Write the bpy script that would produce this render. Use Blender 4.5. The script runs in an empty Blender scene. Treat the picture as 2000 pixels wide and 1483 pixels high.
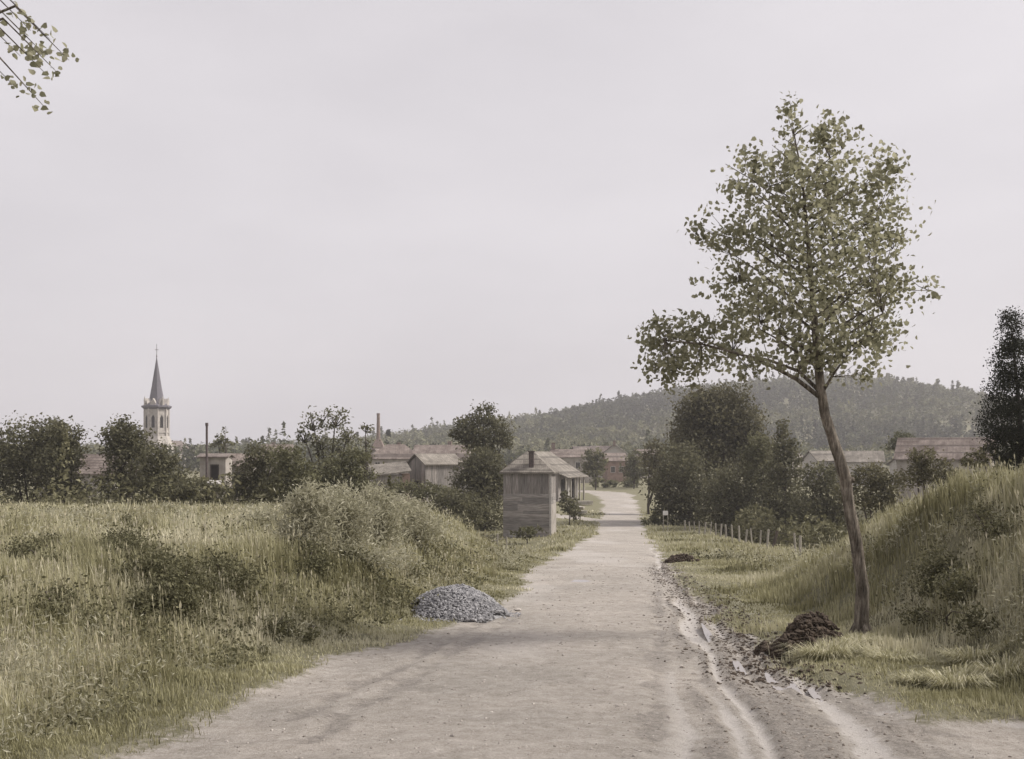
import bpy, math, random
import numpy as np
from mathutils import Vector
R = math.radians
rng = np.random.default_rng(7)
random.seed(7)
S = bpy.context.scene
C = S.collection

# ------------------------------------------------------------------ camera
FPX = 2100.0; HOR = 890.0; EYE = 1.6          # focal length and horizon measured on the 2000 px wide photograph
cam_d = bpy.data.cameras.new('camera'); cam = bpy.data.objects.new('camera', cam_d); C.objects.link(cam)
cam.location = (0, 0, EYE); cam.rotation_euler = (R(90), 0, 0)
cam_d.sensor_width = 36; cam_d.lens = 36*FPX/2000
cam_d.shift_y = (HOR-741.5)/2000
cam_d.clip_start = 0.1; cam_d.clip_end = 8000
S.camera = cam
S.view_settings.view_transform = 'Standard'; S.view_settings.look = 'None'
S.view_settings.gamma = 1; S.view_settings.exposure = 0.7
S.cycles.max_bounces = 6; S.cycles.diffuse_bounces = 3; S.cycles.transmission_bounces = 4
S.cycles.transparent_max_bounces = 8; S.cycles.volume_bounces = 0
S.cycles.use_denoising = True

# ------------------------------------------------------------------ light
SUN_EL, SUN_AZ = 42, 82        # azimuth measured clockwise from +Y (the view direction)
w = bpy.data.worlds.new('World'); S.world = w; w.use_nodes = True
nt = w.node_tree; nt.nodes.clear()
def N(nt, t, **k):
    n = nt.nodes.new(t)
    for a, b in k.items(): setattr(n, a, b)
    return n
sky = N(nt, 'ShaderNodeTexSky', sky_type='NISHITA'); sky.sun_disc = False
sky.sun_elevation = R(SUN_EL); sky.sun_rotation = R(SUN_AZ); sky.dust_density = 3; sky.air_density = 1.0
hsv = N(nt, 'ShaderNodeHueSaturation'); hsv.inputs['Saturation'].default_value = 0.25
nt.links.new(sky.outputs[0], hsv.inputs['Color'])
tc = N(nt, 'ShaderNodeTexCoord'); mp = N(nt, 'ShaderNodeMapping'); mp.inputs['Scale'].default_value = (1, 1, 3.0)
nz = N(nt, 'ShaderNodeTexNoise'); nz.inputs['Scale'].default_value = 2.6; nz.inputs['Detail'].default_value = 5
nt.links.new(tc.outputs['Generated'], mp.inputs[0]); nt.links.new(mp.outputs[0], nz.inputs[0])
cr = N(nt, 'ShaderNodeValToRGB'); cr.color_ramp.elements[0].position = .3; cr.color_ramp.elements[1].position = .72
cr.color_ramp.elements[0].color = (4.35, 4.13, 4.33, 1); cr.color_ramp.elements[1].color = (5.1, 4.85, 5.04, 1)
nt.links.new(nz.outputs[0], cr.inputs[0])
mix = N(nt, 'ShaderNodeMix', data_type='RGBA'); mix.inputs[0].default_value = .85
nt.links.new(hsv.outputs[0], mix.inputs[6]); nt.links.new(cr.outputs[0], mix.inputs[7])
bg = N(nt, 'ShaderNodeBackground'); bg.inputs['Strength'].default_value = 0.1
wo = N(nt, 'ShaderNodeOutputWorld')
nt.links.new(mix.outputs[2], bg.inputs['Color']); nt.links.new(bg.outputs[0], wo.inputs[0])
sd = bpy.data.lights.new('sun', 'SUN'); sd.energy = 2.7; sd.angle = R(12); sd.color = (1, .95, .88)
sun = bpy.data.objects.new('sun', sd); C.objects.link(sun)
dvec = Vector((math.sin(R(SUN_AZ))*math.cos(R(SUN_EL)), math.cos(R(SUN_AZ))*math.cos(R(SUN_EL)), math.sin(R(SUN_EL))))
sun.rotation_euler = dvec.to_track_quat('Z', 'Y').to_euler()

# ------------------------------------------------------------------ helpers
def at(x, y, Y):
    """a point of the place, measured: photo pixel (x, y) at Y metres in front of the camera"""
    return ((x-1000)/FPX*Y, Y, EYE+(HOR-y)/FPX*Y)
def hash2(i, j, s):
    n = (i.astype(np.int64)*374761393 + j.astype(np.int64)*668265263 + s*1442695041) & 0x7fffffff
    n = ((n ^ (n >> 13))*1274126177) & 0x7fffffff
    return ((n ^ (n >> 16)) & 0xffff)/65535.0
def vn(x, y, s=0):
    x = np.asarray(x, float); y = np.asarray(y, float)
    i = np.floor(x); j = np.floor(y); u = x-i; v = y-j
    u = u*u*(3-2*u); v = v*v*(3-2*v)
    a = hash2(i, j, s); b = hash2(i+1, j, s); c = hash2(i, j+1, s); d = hash2(i+1, j+1, s)
    return (a*(1-u)+b*u)*(1-v)+(c*(1-u)+d*u)*v
def fbm(x, y, sc, oct=4, s=0):
    t = 0; a = .5; f = 1/sc
    for k in range(oct):
        t = t+a*(vn(x*f+17*k, y*f-9*k, s+k)-.5); a *= .5; f *= 2.03
    return t*2
def sst(a, b, x):
    t = np.clip((x-a)/(b-a), 0, 1); return t*t*(3-2*t)
def ip(x, pts):
    return np.interp(x, [p[0] for p in pts], [p[1] for p in pts])

def mesh_np(name, V, quads=None, tris=None, mat=None, parent=None, fattr=None, smooth=False, vattr=None, poly=None):
    me = bpy.data.meshes.new(name)
    parts = []; tot = []
    if quads is not None and len(quads): parts.append(np.asarray(quads).reshape(-1)); tot.append(np.full(len(quads), 4))
    if tris is not None and len(tris): parts.append(np.asarray(tris).reshape(-1)); tot.append(np.full(len(tris), 3))
    if poly is not None and len(poly): parts.append(np.asarray(poly).reshape(-1)); tot.append(np.full(len(poly), np.asarray(poly).shape[1]))
    L = np.concatenate(parts).astype(np.int32); T = np.concatenate(tot).astype(np.int32)
    me.vertices.add(len(V)); me.vertices.foreach_set('co', np.asarray(V, np.float32).reshape(-1))
    me.loops.add(len(L)); me.loops.foreach_set('vertex_index', L)
    me.polygons.add(len(T)); st = np.concatenate([[0], np.cumsum(T)[:-1]]).astype(np.int32)
    me.polygons.foreach_set('loop_start', st)
    try: me.polygons.foreach_set('loop_total', T)
    except Exception: pass
    me.polygons.foreach_set('use_smooth', np.full(len(T), smooth))
    if fattr:
        for k, a in fattr.items():
            at_ = me.attributes.new(k, 'FLOAT', 'FACE'); at_.data.foreach_set('value', np.asarray(a, np.float32))
    if vattr:
        for k, a in vattr.items():
            at_ = me.attributes.new(k, 'FLOAT', 'POINT'); at_.data.foreach_set('value', np.asarray(a, np.float32))
    me.update(calc_edges=True)
    if mat: me.materials.append(mat)
    o = bpy.data.objects.new(name, me); C.objects.link(o); o.parent = parent
    return o
def tag(o, label=None, cat=None, group=None, kind=None):
    if label: o['label'] = label
    if cat: o['category'] = cat
    if group: o['group'] = group
    if kind: o['kind'] = kind
    return o
def empty(name, loc, rz=0, label=None, cat=None, group=None):
    o = bpy.data.objects.new(name, None); C.objects.link(o); o.location = loc; o.rotation_euler = (0, 0, rz)
    o.empty_display_size = .3
    return tag(o, label, cat, group)
class MB:
    def __init__(s): s.v = []; s.f = []
    def poly(s, pts, faces):
        n = len(s.v); s.v += [tuple(p) for p in pts]; s.f += [tuple(i+n for i in f) for f in faces]
    def box(s, x0, x1, y0, y1, z0, z1, rx=0, ry=0, rz=0):
        P = [(x, y, z) for z in (z0, z1) for y in (y0, y1) for x in (x0, x1)]
        if rx or ry or rz:
            from mathutils import Euler
            c = Vector(((x0+x1)/2, (y0+y1)/2, (z0+z1)/2)); E = Euler((rx, ry, rz)).to_matrix()
            P = [tuple(E @ (Vector(p)-c)+c) for p in P]
        s.poly(P, [(0, 2, 3, 1), (4, 5, 7, 6), (0, 1, 5, 4), (2, 6, 7, 3), (0, 4, 6, 2), (1, 3, 7, 5)])
    def prism(s, n, r0, r1, z0, z1, rot=0, cx=0, cy=0, cap=True):
        A = [(cx+r0*math.cos(rot+2*math.pi*k/n), cy+r0*math.sin(rot+2*math.pi*k/n), z0) for k in range(n)]
        B = [(cx+r1*math.cos(rot+2*math.pi*k/n), cy+r1*math.sin(rot+2*math.pi*k/n), z1) for k in range(n)]
        F = [(k, (k+1) % n, n+(k+1) % n, n+k) for k in range(n)]
        if cap: F += [tuple(range(n-1, -1, -1)), tuple(range(n, 2*n))]
        s.poly(A+B, F)
    def tube(s, pts, rad, n=8, jit=0):
        pts = [Vector(p) for p in pts]; rings = []
        up = Vector((0.13, 1, 0.07)).normalized()
        for i, p in enumerate(pts):
            t = (pts[min(i+1, len(pts)-1)]-pts[max(i-1, 0)]).normalized()
            a = t.cross(up); a = a.normalized() if a.length > 1e-4 else Vector((1, 0, 0)); b = t.cross(a)
            rings.append([tuple(p+(a*math.cos(2*math.pi*k/n)+b*math.sin(2*math.pi*k/n))*rad[i]*(1+jit*random.uniform(-1, 1))) for k in range(n)])
        V = [q for r in rings for q in r]; F = []
        for i in range(len(pts)-1):
            for k in range(n): F.append((i*n+k, i*n+(k+1) % n, (i+1)*n+(k+1) % n, (i+1)*n+k))
        F.append(tuple(range(n-1, -1, -1))); F.append(tuple((len(pts)-1)*n+k for k in range(n)))
        s.poly(V, F)
    def build(s, name, mat, parent=None, smooth=False):
        me = bpy.data.meshes.new(name); me.from_pydata(s.v, [], s.f); me.update()
        if smooth:
            for p in me.polygons: p.use_smooth = True
        me.materials.append(mat)
        o = bpy.data.objects.new(name, me); C.objects.link(o); o.parent = parent
        return o

# ------------------------------------------------------------------ materials
def new_mat(name):
    m = bpy.data.materials.new(name); m.use_nodes = True; nt = m.node_tree
    b = nt.nodes['Principled BSDF']; b.inputs['Roughness'].default_value = .9
    b.inputs['Specular IOR Level'].default_value = .2
    return m, nt, b
def ramp(nt, stops):
    r = N(nt, 'ShaderNodeValToRGB'); e = r.color_ramp.elements
    while len(e) < len(stops): e.new(.5)
    for i, (p, c) in enumerate(stops): e[i].position = p; e[i].color = (*c, 1)
    return r
def noise(nt, scale, detail=4, coord='Object', rough=.6, stretch=None):
    t = N(nt, 'ShaderNodeTexCoord'); n = N(nt, 'ShaderNodeTexNoise')
    n.inputs['Scale'].default_value = scale; n.inputs['Detail'].default_value = detail; n.inputs['Roughness'].default_value = rough
    if stretch:
        m = N(nt, 'ShaderNodeMapping'); m.inputs['Scale'].default_value = stretch
        nt.links.new(t.outputs[coord], m.inputs[0]); nt.links.new(m.outputs[0], n.inputs[0])
    else: nt.links.new(t.outputs[coord], n.inputs[0])
    return n
def bump(nt, b, src, strength, dist):
    bp = N(nt, 'ShaderNodeBump'); bp.inputs['Strength'].default_value = strength; bp.inputs['Distance'].default_value = dist
    nt.links.new(src, bp.inputs['Height']); nt.links.new(bp.outputs[0], b.inputs['Normal']); return bp
def mixc(nt, f, a, b, mode='MIX'):
    m = N(nt, 'ShaderNodeMix', data_type='RGBA', blend_type=mode)
    for i, v in ((0, f), (6, a), (7, b)):
        if hasattr(v, 'is_output'): nt.links.new(v, m.inputs[i])
        else: m.inputs[i].default_value = v if i == 0 else (*v, 1)
    return m.outputs[2]
def noisy(name, c1, c2, scale=3, stretch=None, rough=.9, bs=.3, bd=.02, detail=5):
    m, nt, b = new_mat(name); n = noise(nt, scale, detail, stretch=stretch)
    r = ramp(nt, [(.3, c1), (.7, c2)]); nt.links.new(n.outputs[0], r.inputs[0]); nt.links.new(r.outputs[0], b.inputs['Base Color'])
    b.inputs['Roughness'].default_value = rough
    if bs: bump(nt, b, n.outputs[0], bs, bd)
    return m
def leafmat(name, stops, trans=.35, rough=.6):
    m, nt, b = new_mat(name)
    a = N(nt, 'ShaderNodeAttribute', attribute_name='rnd'); r = ramp(nt, stops)
    nt.links.new(a.outputs['Fac'], r.inputs[0]); nt.links.new(r.outputs[0], b.inputs['Base Color'])
    b.inputs['Roughness'].default_value = rough
    t = N(nt, 'ShaderNodeBsdfTranslucent'); nt.links.new(r.outputs[0], t.inputs[0])
    mx = N(nt, 'ShaderNodeMixShader'); mx.inputs[0].default_value = trans
    nt.links.new(b.outputs[0], mx.inputs[1]); nt.links.new(t.outputs[0], mx.inputs[2])
    nt.links.new(mx.outputs[0], nt.nodes['Material Output'].inputs[0])
    return m

def ground_material():
    m, nt, b = new_mat('ground_soil_and_turf')
    at_d = N(nt, 'ShaderNodeAttribute', attribute_name='dirt'); at_m = N(nt, 'ShaderNodeAttribute', attribute_name='mud'); at_p = N(nt, 'ShaderNodeAttribute', attribute_name='pale')
    n1 = noise(nt, .5, 6); n2 = noise(nt, 6, 8, rough=.75); n3 = noise(nt, 45, 6, rough=.8)
    turf = ramp(nt, [(.3, (.09, .085, .045)), (.5, (.16, .15, .085)), (.7, (.26, .235, .155))]); nt.links.new(n2.outputs[0], turf.inputs[0])
    turf2 = mixc(nt, n1.outputs[0], turf.outputs[0], (.19, .175, .105))
    soil = ramp(nt, [(.34, (.15, .128, .1)), (.43, (.3, .272, .235)), (.53, (.4, .368, .33)), (.64, (.53, .495, .455))]); 
    ma = N(nt, 'ShaderNodeMath', operation='MULTIPLY_ADD'); ma.inputs[1].default_value = .5
    nt.links.new(n3.outputs[0], ma.inputs[0]); 
    mh = N(nt, 'ShaderNodeMath', operation='MULTIPLY'); mh.inputs[1].default_value = .5; nt.links.new(n2.outputs[0], mh.inputs[0]); nt.links.new(mh.outputs[0], ma.inputs[2])
    nt.links.new(ma.outputs[0], soil.inputs[0])
    big = ramp(nt, [(.35, (.78, .77, .76)), (.65, (1.08, 1.05, 1.04))]); nt.links.new(n1.outputs[0], big.inputs[0])
    soil2 = mixc(nt, .8, soil.outputs[0], big.outputs[0], 'MULTIPLY')
    mud = ramp(nt, [(.4, (.07, .057, .045)), (.5, (.17, .145, .12)), (.6, (.32, .285, .25))]); nt.links.new(noise(nt, 22, 8, rough=.8).outputs[0], mud.inputs[0])
    soil3 = mixc(nt, at_p.outputs['Fac'], soil2, (.52, .475, .45))
    def broken(src, lo, hi):
        q = N(nt, 'ShaderNodeMath', operation='MULTIPLY_ADD'); nt.links.new(n4.outputs[0], q.inputs[0]); q.inputs[1].default_value = 1.5; q2 = N(nt, 'ShaderNodeMath', operation='ADD'); q2.inputs[1].default_value = -.75
        nt.links.new(src, q2.inputs[0]); nt.links.new(q2.outputs[0], q.inputs[2]); r_ = N(nt, 'ShaderNodeMapRange'); r_.inputs['From Min'].default_value = lo; r_.inputs['From Max'].default_value = hi; nt.links.new(q.outputs[0], r_.inputs['Value']); return r_.outputs[0]
    n4 = noise(nt, 16, 6, rough=.75)
    soil3 = mixc(nt, broken(at_p.outputs['Fac'], .1, 1.0), soil2, (.5, .465, .435))
    soil4 = mixc(nt, broken(at_m.outputs['Fac'], .2, .95), soil3, mud.outputs[0])
    # dirt coverage broken up by noise so that the turf edge is ragged
    s1 = N(nt, 'ShaderNodeMath', operation='SUBTRACT'); nt.links.new(n2.outputs[0], s1.inputs[0]); s1.inputs[1].default_value = .5
    s2 = N(nt, 'ShaderNodeMath', operation='MULTIPLY_ADD'); nt.links.new(s1.outputs[0], s2.inputs[0]); s2.inputs[1].default_value = 1.6; nt.links.new(at_d.outputs['Fac'], s2.inputs[2])
    s3 = N(nt, 'ShaderNodeMapRange'); s3.inputs['From Min'].default_value = .3; s3.inputs['From Max'].default_value = .7; nt.links.new(s2.outputs[0], s3.inputs['Value'])
    nt.links.new(mixc(nt, s3.outputs[0], turf2, soil4), b.inputs['Base Color'])
    bump(nt, b, ma.outputs[0], 1.0, .05)
    rg = N(nt, 'ShaderNodeMapRange'); rg.inputs['To Min'].default_value = .88; rg.inputs['To Max'].default_value = .38; nt.links.new(broken(at_m.outputs['Fac'], .2, .95), rg.inputs['Value']); nt.links.new(rg.outputs[0], b.inputs['Roughness'])
    b.inputs['Specular IOR Level'].default_value = .4
    return m

M = {}
M['ground'] = ground_material()
def bark():
    m, nt, b = new_mat('furrowed_grey_bark'); n = noise(nt, 10, 7, rough=.75, stretch=(2.2, 2.2, .35)); n2 = noise(nt, 2.2, 4)
    r = ramp(nt, [(.36, (.06, .052, .044)), (.5, (.21, .185, .155)), (.64, (.42, .385, .335))]); nt.links.new(n.outputs[0], r.inputs[0])
    r2 = ramp(nt, [(.35, (.6, .58, .55)), (.65, (1.2, 1.15, 1.1))]); nt.links.new(n2.outputs[0], r2.inputs[0])
    nt.links.new(mixc(nt, 1, r.outputs[0], r2.outputs[0], 'MULTIPLY'), b.inputs['Base Color']); bump(nt, b, n.outputs[0], 1, .06); return m
M['bark'] = bark()
M['dark_bark'] = noisy('dark_bark', (.04, .033, .028), (.11, .09, .075), 6, (1, 1, .3), bs=.5)
M['poplar_leaf'] = leafmat('poplar_leaf', [(0, (.18, .175, .11)), (.6, (.31, .3, .2)), (1, (.5, .48, .35))], .52)
M['dark_leaf'] = leafmat('dark_foliage', [(0, (.06, .057, .034)), (.6, (.15, .143, .085)), (1, (.27, .255, .16))], .4)
M['mid_leaf'] = leafmat('mid_foliage', [(0, (.065, .063, .035)), (.6, (.16, .155, .085)), (1, (.27, .26, .155))], .38)
M['olive_leaf'] = leafmat('olive_foliage', [(0, (.06, .056, .032)), (.6, (.15, .138, .08)), (1, (.26, .238, .15))], .38)
M['willow_leaf'] = leafmat('willow_foliage', [(0, (.1, .1, .06)), (.6, (.19, .185, .115)), (1, (.3, .29, .19))], .45)
M['wood_leaf'] = leafmat('hill_wood_foliage', [(0, (.045, .05, .028)), (.6, (.12, .125, .065)), (1, (.24, .23, .125))], .25)
M['pale_weed'] = leafmat('pale_weed_foliage', [(0, (.22, .21, .14)), (.5, (.42, .4, .29)), (1, (.66, .63, .5))], .4)
M['bramble'] = leafmat('bramble_foliage', [(0, (.055, .053, .028)), (.6, (.145, .138, .075)), (1, (.3, .28, .17))], .3)
M['grass'] = leafmat('grass_blades', [(0, (.13, .12, .065)), (.3, (.28, .262, .145)), (.6, (.44, .412, .26)), (1, (.64, .6, .45))], .3, .5)
M['straw'] = leafmat('seeding_grass', [(0, (.3, .27, .16)), (.6, (.45, .41, .29)), (1, (.62, .57, .44))], .3, .6)
M['gravel'] = noisy('blue_grey_stone', (.14, .138, .144), (.44, .43, .435), 14, bs=.2)
M['earth'] = noisy('dark_turned_earth', (.035, .026, .02), (.12, .092, .07), 12, bs=.8, bd=.05, detail=8)
M['post'] = noisy('weathered_post', (.22, .2, .17), (.44, .41, .36), 8, (1, 1, .2), bs=.2)
M['dark_wood'] = noisy('dark_timber', (.05, .04, .035), (.12, .1, .085), 6, (1, 1, .2), bs=.2)
M['iron'] = noisy('rusted_iron', (.06, .05, .05), (.16, .13, .12), 5, bs=.1)
M['slate'] = noisy('spire_slate', (.1, .095, .115), (.2, .185, .2), 2, (1, 1, 4), bs=.2)
M['stone'] = noisy('pale_limestone', (.34, .31, .28), (.52, .48, .44), 1.5, bs=.2)
M['plaster'] = noisy('old_plaster', (.24, .215, .19), (.42, .385, .35), 1.2, bs=.1)
M['white'] = noisy('whitewashed_board', (.34, .32, .3), (.52, .49, .46), 5, bs=.05)
M['dark_open'] = noisy('dark_interior', (.015, .013, .012), (.04, .035, .03), 2, bs=0)
M['brick'] = noisy('smoke_stained_brick', (.16, .12, .105), (.28, .22, .19), 2, bs=.1)
M['redwall'] = noisy('red_brown_plaster', (.2, .14, .12), (.32, .24, .2), 1.5, bs=.1)
M['conifer'] = leafmat('cypress_foliage', [(0, (.015, .017, .012)), (.6, (.035, .038, .024)), (1, (.07, .068, .04))], .15)
def board_mat(name, c1, c2, c3, vertical=True):
    m, nt, b = new_mat(name)
    n = noise(nt, 5, 6, stretch=(3, 3, .25) if vertical else (.3, .3, 5)); r = ramp(nt, [(.3, c1), (.5, c2), (.72, c3)])
    nt.links.new(n.outputs[0], r.inputs[0])
    g = N(nt, 'ShaderNodeNewGeometry'); rr = ramp(nt, [(0, (.65, .65, .65)), (1, (1.15, 1.12, 1.1))]); nt.links.new(g.outputs['Random Per Island'], rr.inputs[0])
    nt.links.new(mixc(nt, 1, r.outputs[0], rr.outputs[0], 'MULTIPLY'), b.inputs['Base Color'])
    bump(nt, b, n.outputs[0], .4, .01); return m
M['boards'] = board_mat('weathered_grey_boards', (.14, .13, .12), (.26, .24, .225), (.4, .375, .355))
M['boards_h'] = board_mat('weathered_grey_cladding', (.15, .14, .13), (.28, .262, .245), (.43, .405, .385), False)
def tile_mat(name, c1, c2, c3):
    m, nt, b = new_mat(name)
    n = noise(nt, .9, 5); n2 = noise(nt, 5, 4); r = ramp(nt, [(.32, c1), (.5, c2), (.7, c3)])
    nt.links.new(n.outputs[0], r.inputs[0])
    t = N(nt, 'ShaderNodeTexCoord'); br = N(nt, 'ShaderNodeTexBrick'); mp = N(nt, 'ShaderNodeMapping'); mp.inputs['Rotation'].default_value = (R(60), 0, 0)
    br.inputs['Scale'].default_value = 3.2; br.inputs['Mortar Size'].default_value = .03; br.inputs['Color1'].default_value = (1, 1, 1, 1); br.inputs['Color2'].default_value = (.72, .72, .72, 1); br.inputs['Mortar'].default_value = (.4, .4, .4, 1)
    nt.links.new(t.outputs['Object'], mp.inputs[0]); nt.links.new(mp.outputs[0], br.inputs[0])
    c = mixc(nt, .8, r.outputs[0], br.outputs[0], 'MULTIPLY')
    rr = ramp(nt, [(.3, (.75, .75, .75)), (.7, (1.1, 1.1, 1.1))]); nt.links.new(n2.outputs[0], rr.inputs[0])
    nt.links.new(mixc(nt, 1, c, rr.outputs[0], 'MULTIPLY'), b.inputs['Base Color']); bump(nt, b, br.outputs[0], .5, .03); return m
M['tile'] = tile_mat('old_pink_brown_tiles', (.16, .125, .108), (.25, .205, .18), (.35, .295, .26))
M['tile_pale'] = tile_mat('pale_lichened_tiles', (.17, .15, .128), (.265, .238, .205), (.37, .335, .29))
M['tile_dark'] = tile_mat('brown_grey_tiles', (.15, .12, .11), (.24, .2, .18), (.33, .28, .25))
def water():
    m, nt, b = new_mat('muddy_puddle_water'); b.inputs['Base Color'].default_value = (.25, .22, .2, 1)
    b.inputs['Roughness'].default_value = .06; b.inputs['Specular IOR Level'].default_value = .8
    return m
M['water'] = water()

# ------------------------------------------------------------------ terrain
ZR = [(-30, 1.7), (0, 0), (8, -.469), (20, -1.172), (40, -2.344), (60, -3.5), (80, -4.3), (90, -4.62), (100, -4.75), (120, -4.85), (150, -4.75), (175, -4.6), (220, -4.2), (400, -3.2), (4000, -3)]
XL = [(-30, -4), (0, -3.1), (7, -2.8), (8, -2.55), (10.5, -2.3), (13.3, -1.95), (16, -1.0), (19, -.15), (28, .35), (38.6, 1.1), (60, 3.45), (80, 6.1), (100, 8.2), (120, 10.2), (150, 12.6), (172, 13.3), (4000, 300)]
XRm = [(-30, 3.0), (10.1, 3.15), (12.6, 3.0), (19, 3.6), (34.6, 5.15), (60, 8.05), (80, 9.9), (100, 12.2), (120, 14.2), (150, 17.3), (172, 19), (4000, 306)]
RIDGE = [(-1500, -2), (-500, -1), (-250, -.5), (-130, 2), (-94, 8), (0, 24), (51, 33), (128, 46), (214, 56), (257, 58), (308, 53), (343, 45), (386, 37), (430, 27), (600, 15), (1500, 8)]
def g(x, y):
    s = (y-890)/FPX; Y = 1.6/(s-.0586); return ((x-1000)/FPX*Y, Y)
RUTS = [  # (pixels in the photo, width, depth, kind)
 ([(985, 1192), (900, 1232), (845, 1262), (800, 1290), (700, 1330), (560, 1395)], .12, .03, 'mud2'),
 ([(1010, 1200), (930, 1245), (870, 1278), (820, 1310), (700, 1375), (600, 1440)], .12, .025, 'mud2'),
 ([(1278, 1105), (1283, 1160), (1287, 1230), (1288, 1300), (1280, 1400), (1275, 1480)], .10, .015, 'mud2'),
 ([(1700, 1372), (1800, 1376), (1990, 1392)], .12, .02, 'pale'),
 ([(1600, 1412), (1750, 1408), (1990, 1412)], .12, .03, 'mud2'),
]
BANDP = sorted([g(*p)[::-1] for p in [(1600, 1470), (1520, 1370), (1450, 1290), (1390, 1220), (1335, 1150), (1290, 1090), (1262, 1060)]])
def band(X, Y):
    """the churned belt of wheel ruts: strength of the belt and the streaks that run along it"""
    px_ = ip(Y, BANDP); hw = ip(Y, [(6, 1.15), (9, 1.0), (12, .85), (16, .65), (25, .45), (45, .3), (60, .2)])
    lat = X-px_+.05*np.sin(Y*1.3)
    b = sst(1.15, .75, np.abs(lat)/hw)*(Y < 58)
    a = (vn(lat/.105, Y/4, 201)-.5)*1.5+(vn(lat/.2+7.3, Y/6, 202)-.5)*.7
    return b, a*1.25+fbm(X, Y, .35, 4, 203)*.38
RUTW = [([g(*p) for p in r[0]], r[1]*.72, r[2]*.7, r[3]) for r in RUTS]
def seg_dist(X, Y, pts):
    d = np.full(X.shape, 1e9)
    for (ax, ay), (bx, by) in zip(pts[:-1], pts[1:]):
        dx, dy = bx-ax, by-ay; t = np.clip(((X-ax)*dx+(Y-ay)*dy)/(dx*dx+dy*dy+1e-9), 0, 1)
        d = np.minimum(d, np.hypot(X-ax-t*dx, Y-ay-t*dy))
    return d
BEND = [(16.2, 168), (16, 178), (11, 186), (0, 192), (-20, 198), (-60, 205)]
TRACKR = [(0, 6.2), (4, 7.2), (9, 7.6), (30, 8)]
MUDP = [g(*p) for p in [(1300, 1108), (1355, 1150), (1430, 1195), (1490, 1240), (1530, 1290), (1590, 1330)]]
def dirt_mask(X, Y):
    xl = ip(Y, XL); xr = ip(Y, XRm)
    wob = fbm(X, Y, 1.6, 3, 3)*(.45+.004*Y)
    d = np.minimum(X-xl, xr-X)+wob
    m = sst(-.35, .35, d/np.clip(1+Y*.01, 1, 2))*(1-sst(170, 176, Y))
    m = np.maximum(m, sst(3.4, 2.4, seg_dist(X, Y, BEND)+wob))
    m = np.maximum(m, sst(2.2, 1.6, seg_dist(X, Y, TRACKR)+wob)*(X > 0))
    m = np.maximum(m, sst(1.7, 1.0, seg_dist(X, Y, [(8, 106), (2.5, 122), (4, 142)])+wob))
    return m
def attrs(X, Y):
    D = dirt_mask(X, Y)
    near = Y < 110
    mud = sst(.75, .1, seg_dist(X, Y, MUDP)+fbm(X, Y, .35, 4, 11)*.6)*.95
    pale = np.zeros_like(X)
    for pts, wd, dp, k in RUTW:
        dd = seg_dist(X, Y, pts); q = fbm(X, Y, .5, 3, 21)*.08
        if k == 'pale':
            pale = np.maximum(pale, sst(wd*1.1, wd*.4, dd+q)*.85); mud = mud*(1-sst(wd*1.1, wd*.5, dd)*.8)
        else: mud = np.maximum(mud, sst(wd*1.6, wd*.3, dd+fbm(X, Y, .4, 3, 5)*.3)*(.85 if k == 'mud' else .62))
    bb, st = band(X, Y)
    mud = np.maximum(mud*(1-.4*bb), bb*sst(.04, .3, st)*.62); pale = np.maximum(pale, bb*sst(.12, .4, -st)*.9); mud = mud*(1-bb*sst(.05, .3, -st))
    # crumbs of dark mud scattered by the cart wheels
    cr_ = sst(.2, .5, fbm(X, Y*1.0, .5, 4, 31))*sst(3.2, .3, seg_dist(X, Y, MUDP+[g(1750, 1440)]))
    mud = np.maximum(mud, cr_*.7)
    cl = sst(.22, .45, fbm(X*.6, Y*1.6, .6, 4, 33))*sst(1.3, .4, np.abs(X+1.3-.09*(Y-9)))*(Y < 22)
    mud = np.maximum(mud, cl*.45)
    pale = np.maximum(pale, sst(.1, .5, fbm(X, Y*.4, 3, 4, 41))*.5)
    return D, np.clip(mud, 0, 1)*near, np.clip(pale, 0, 1)
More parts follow.
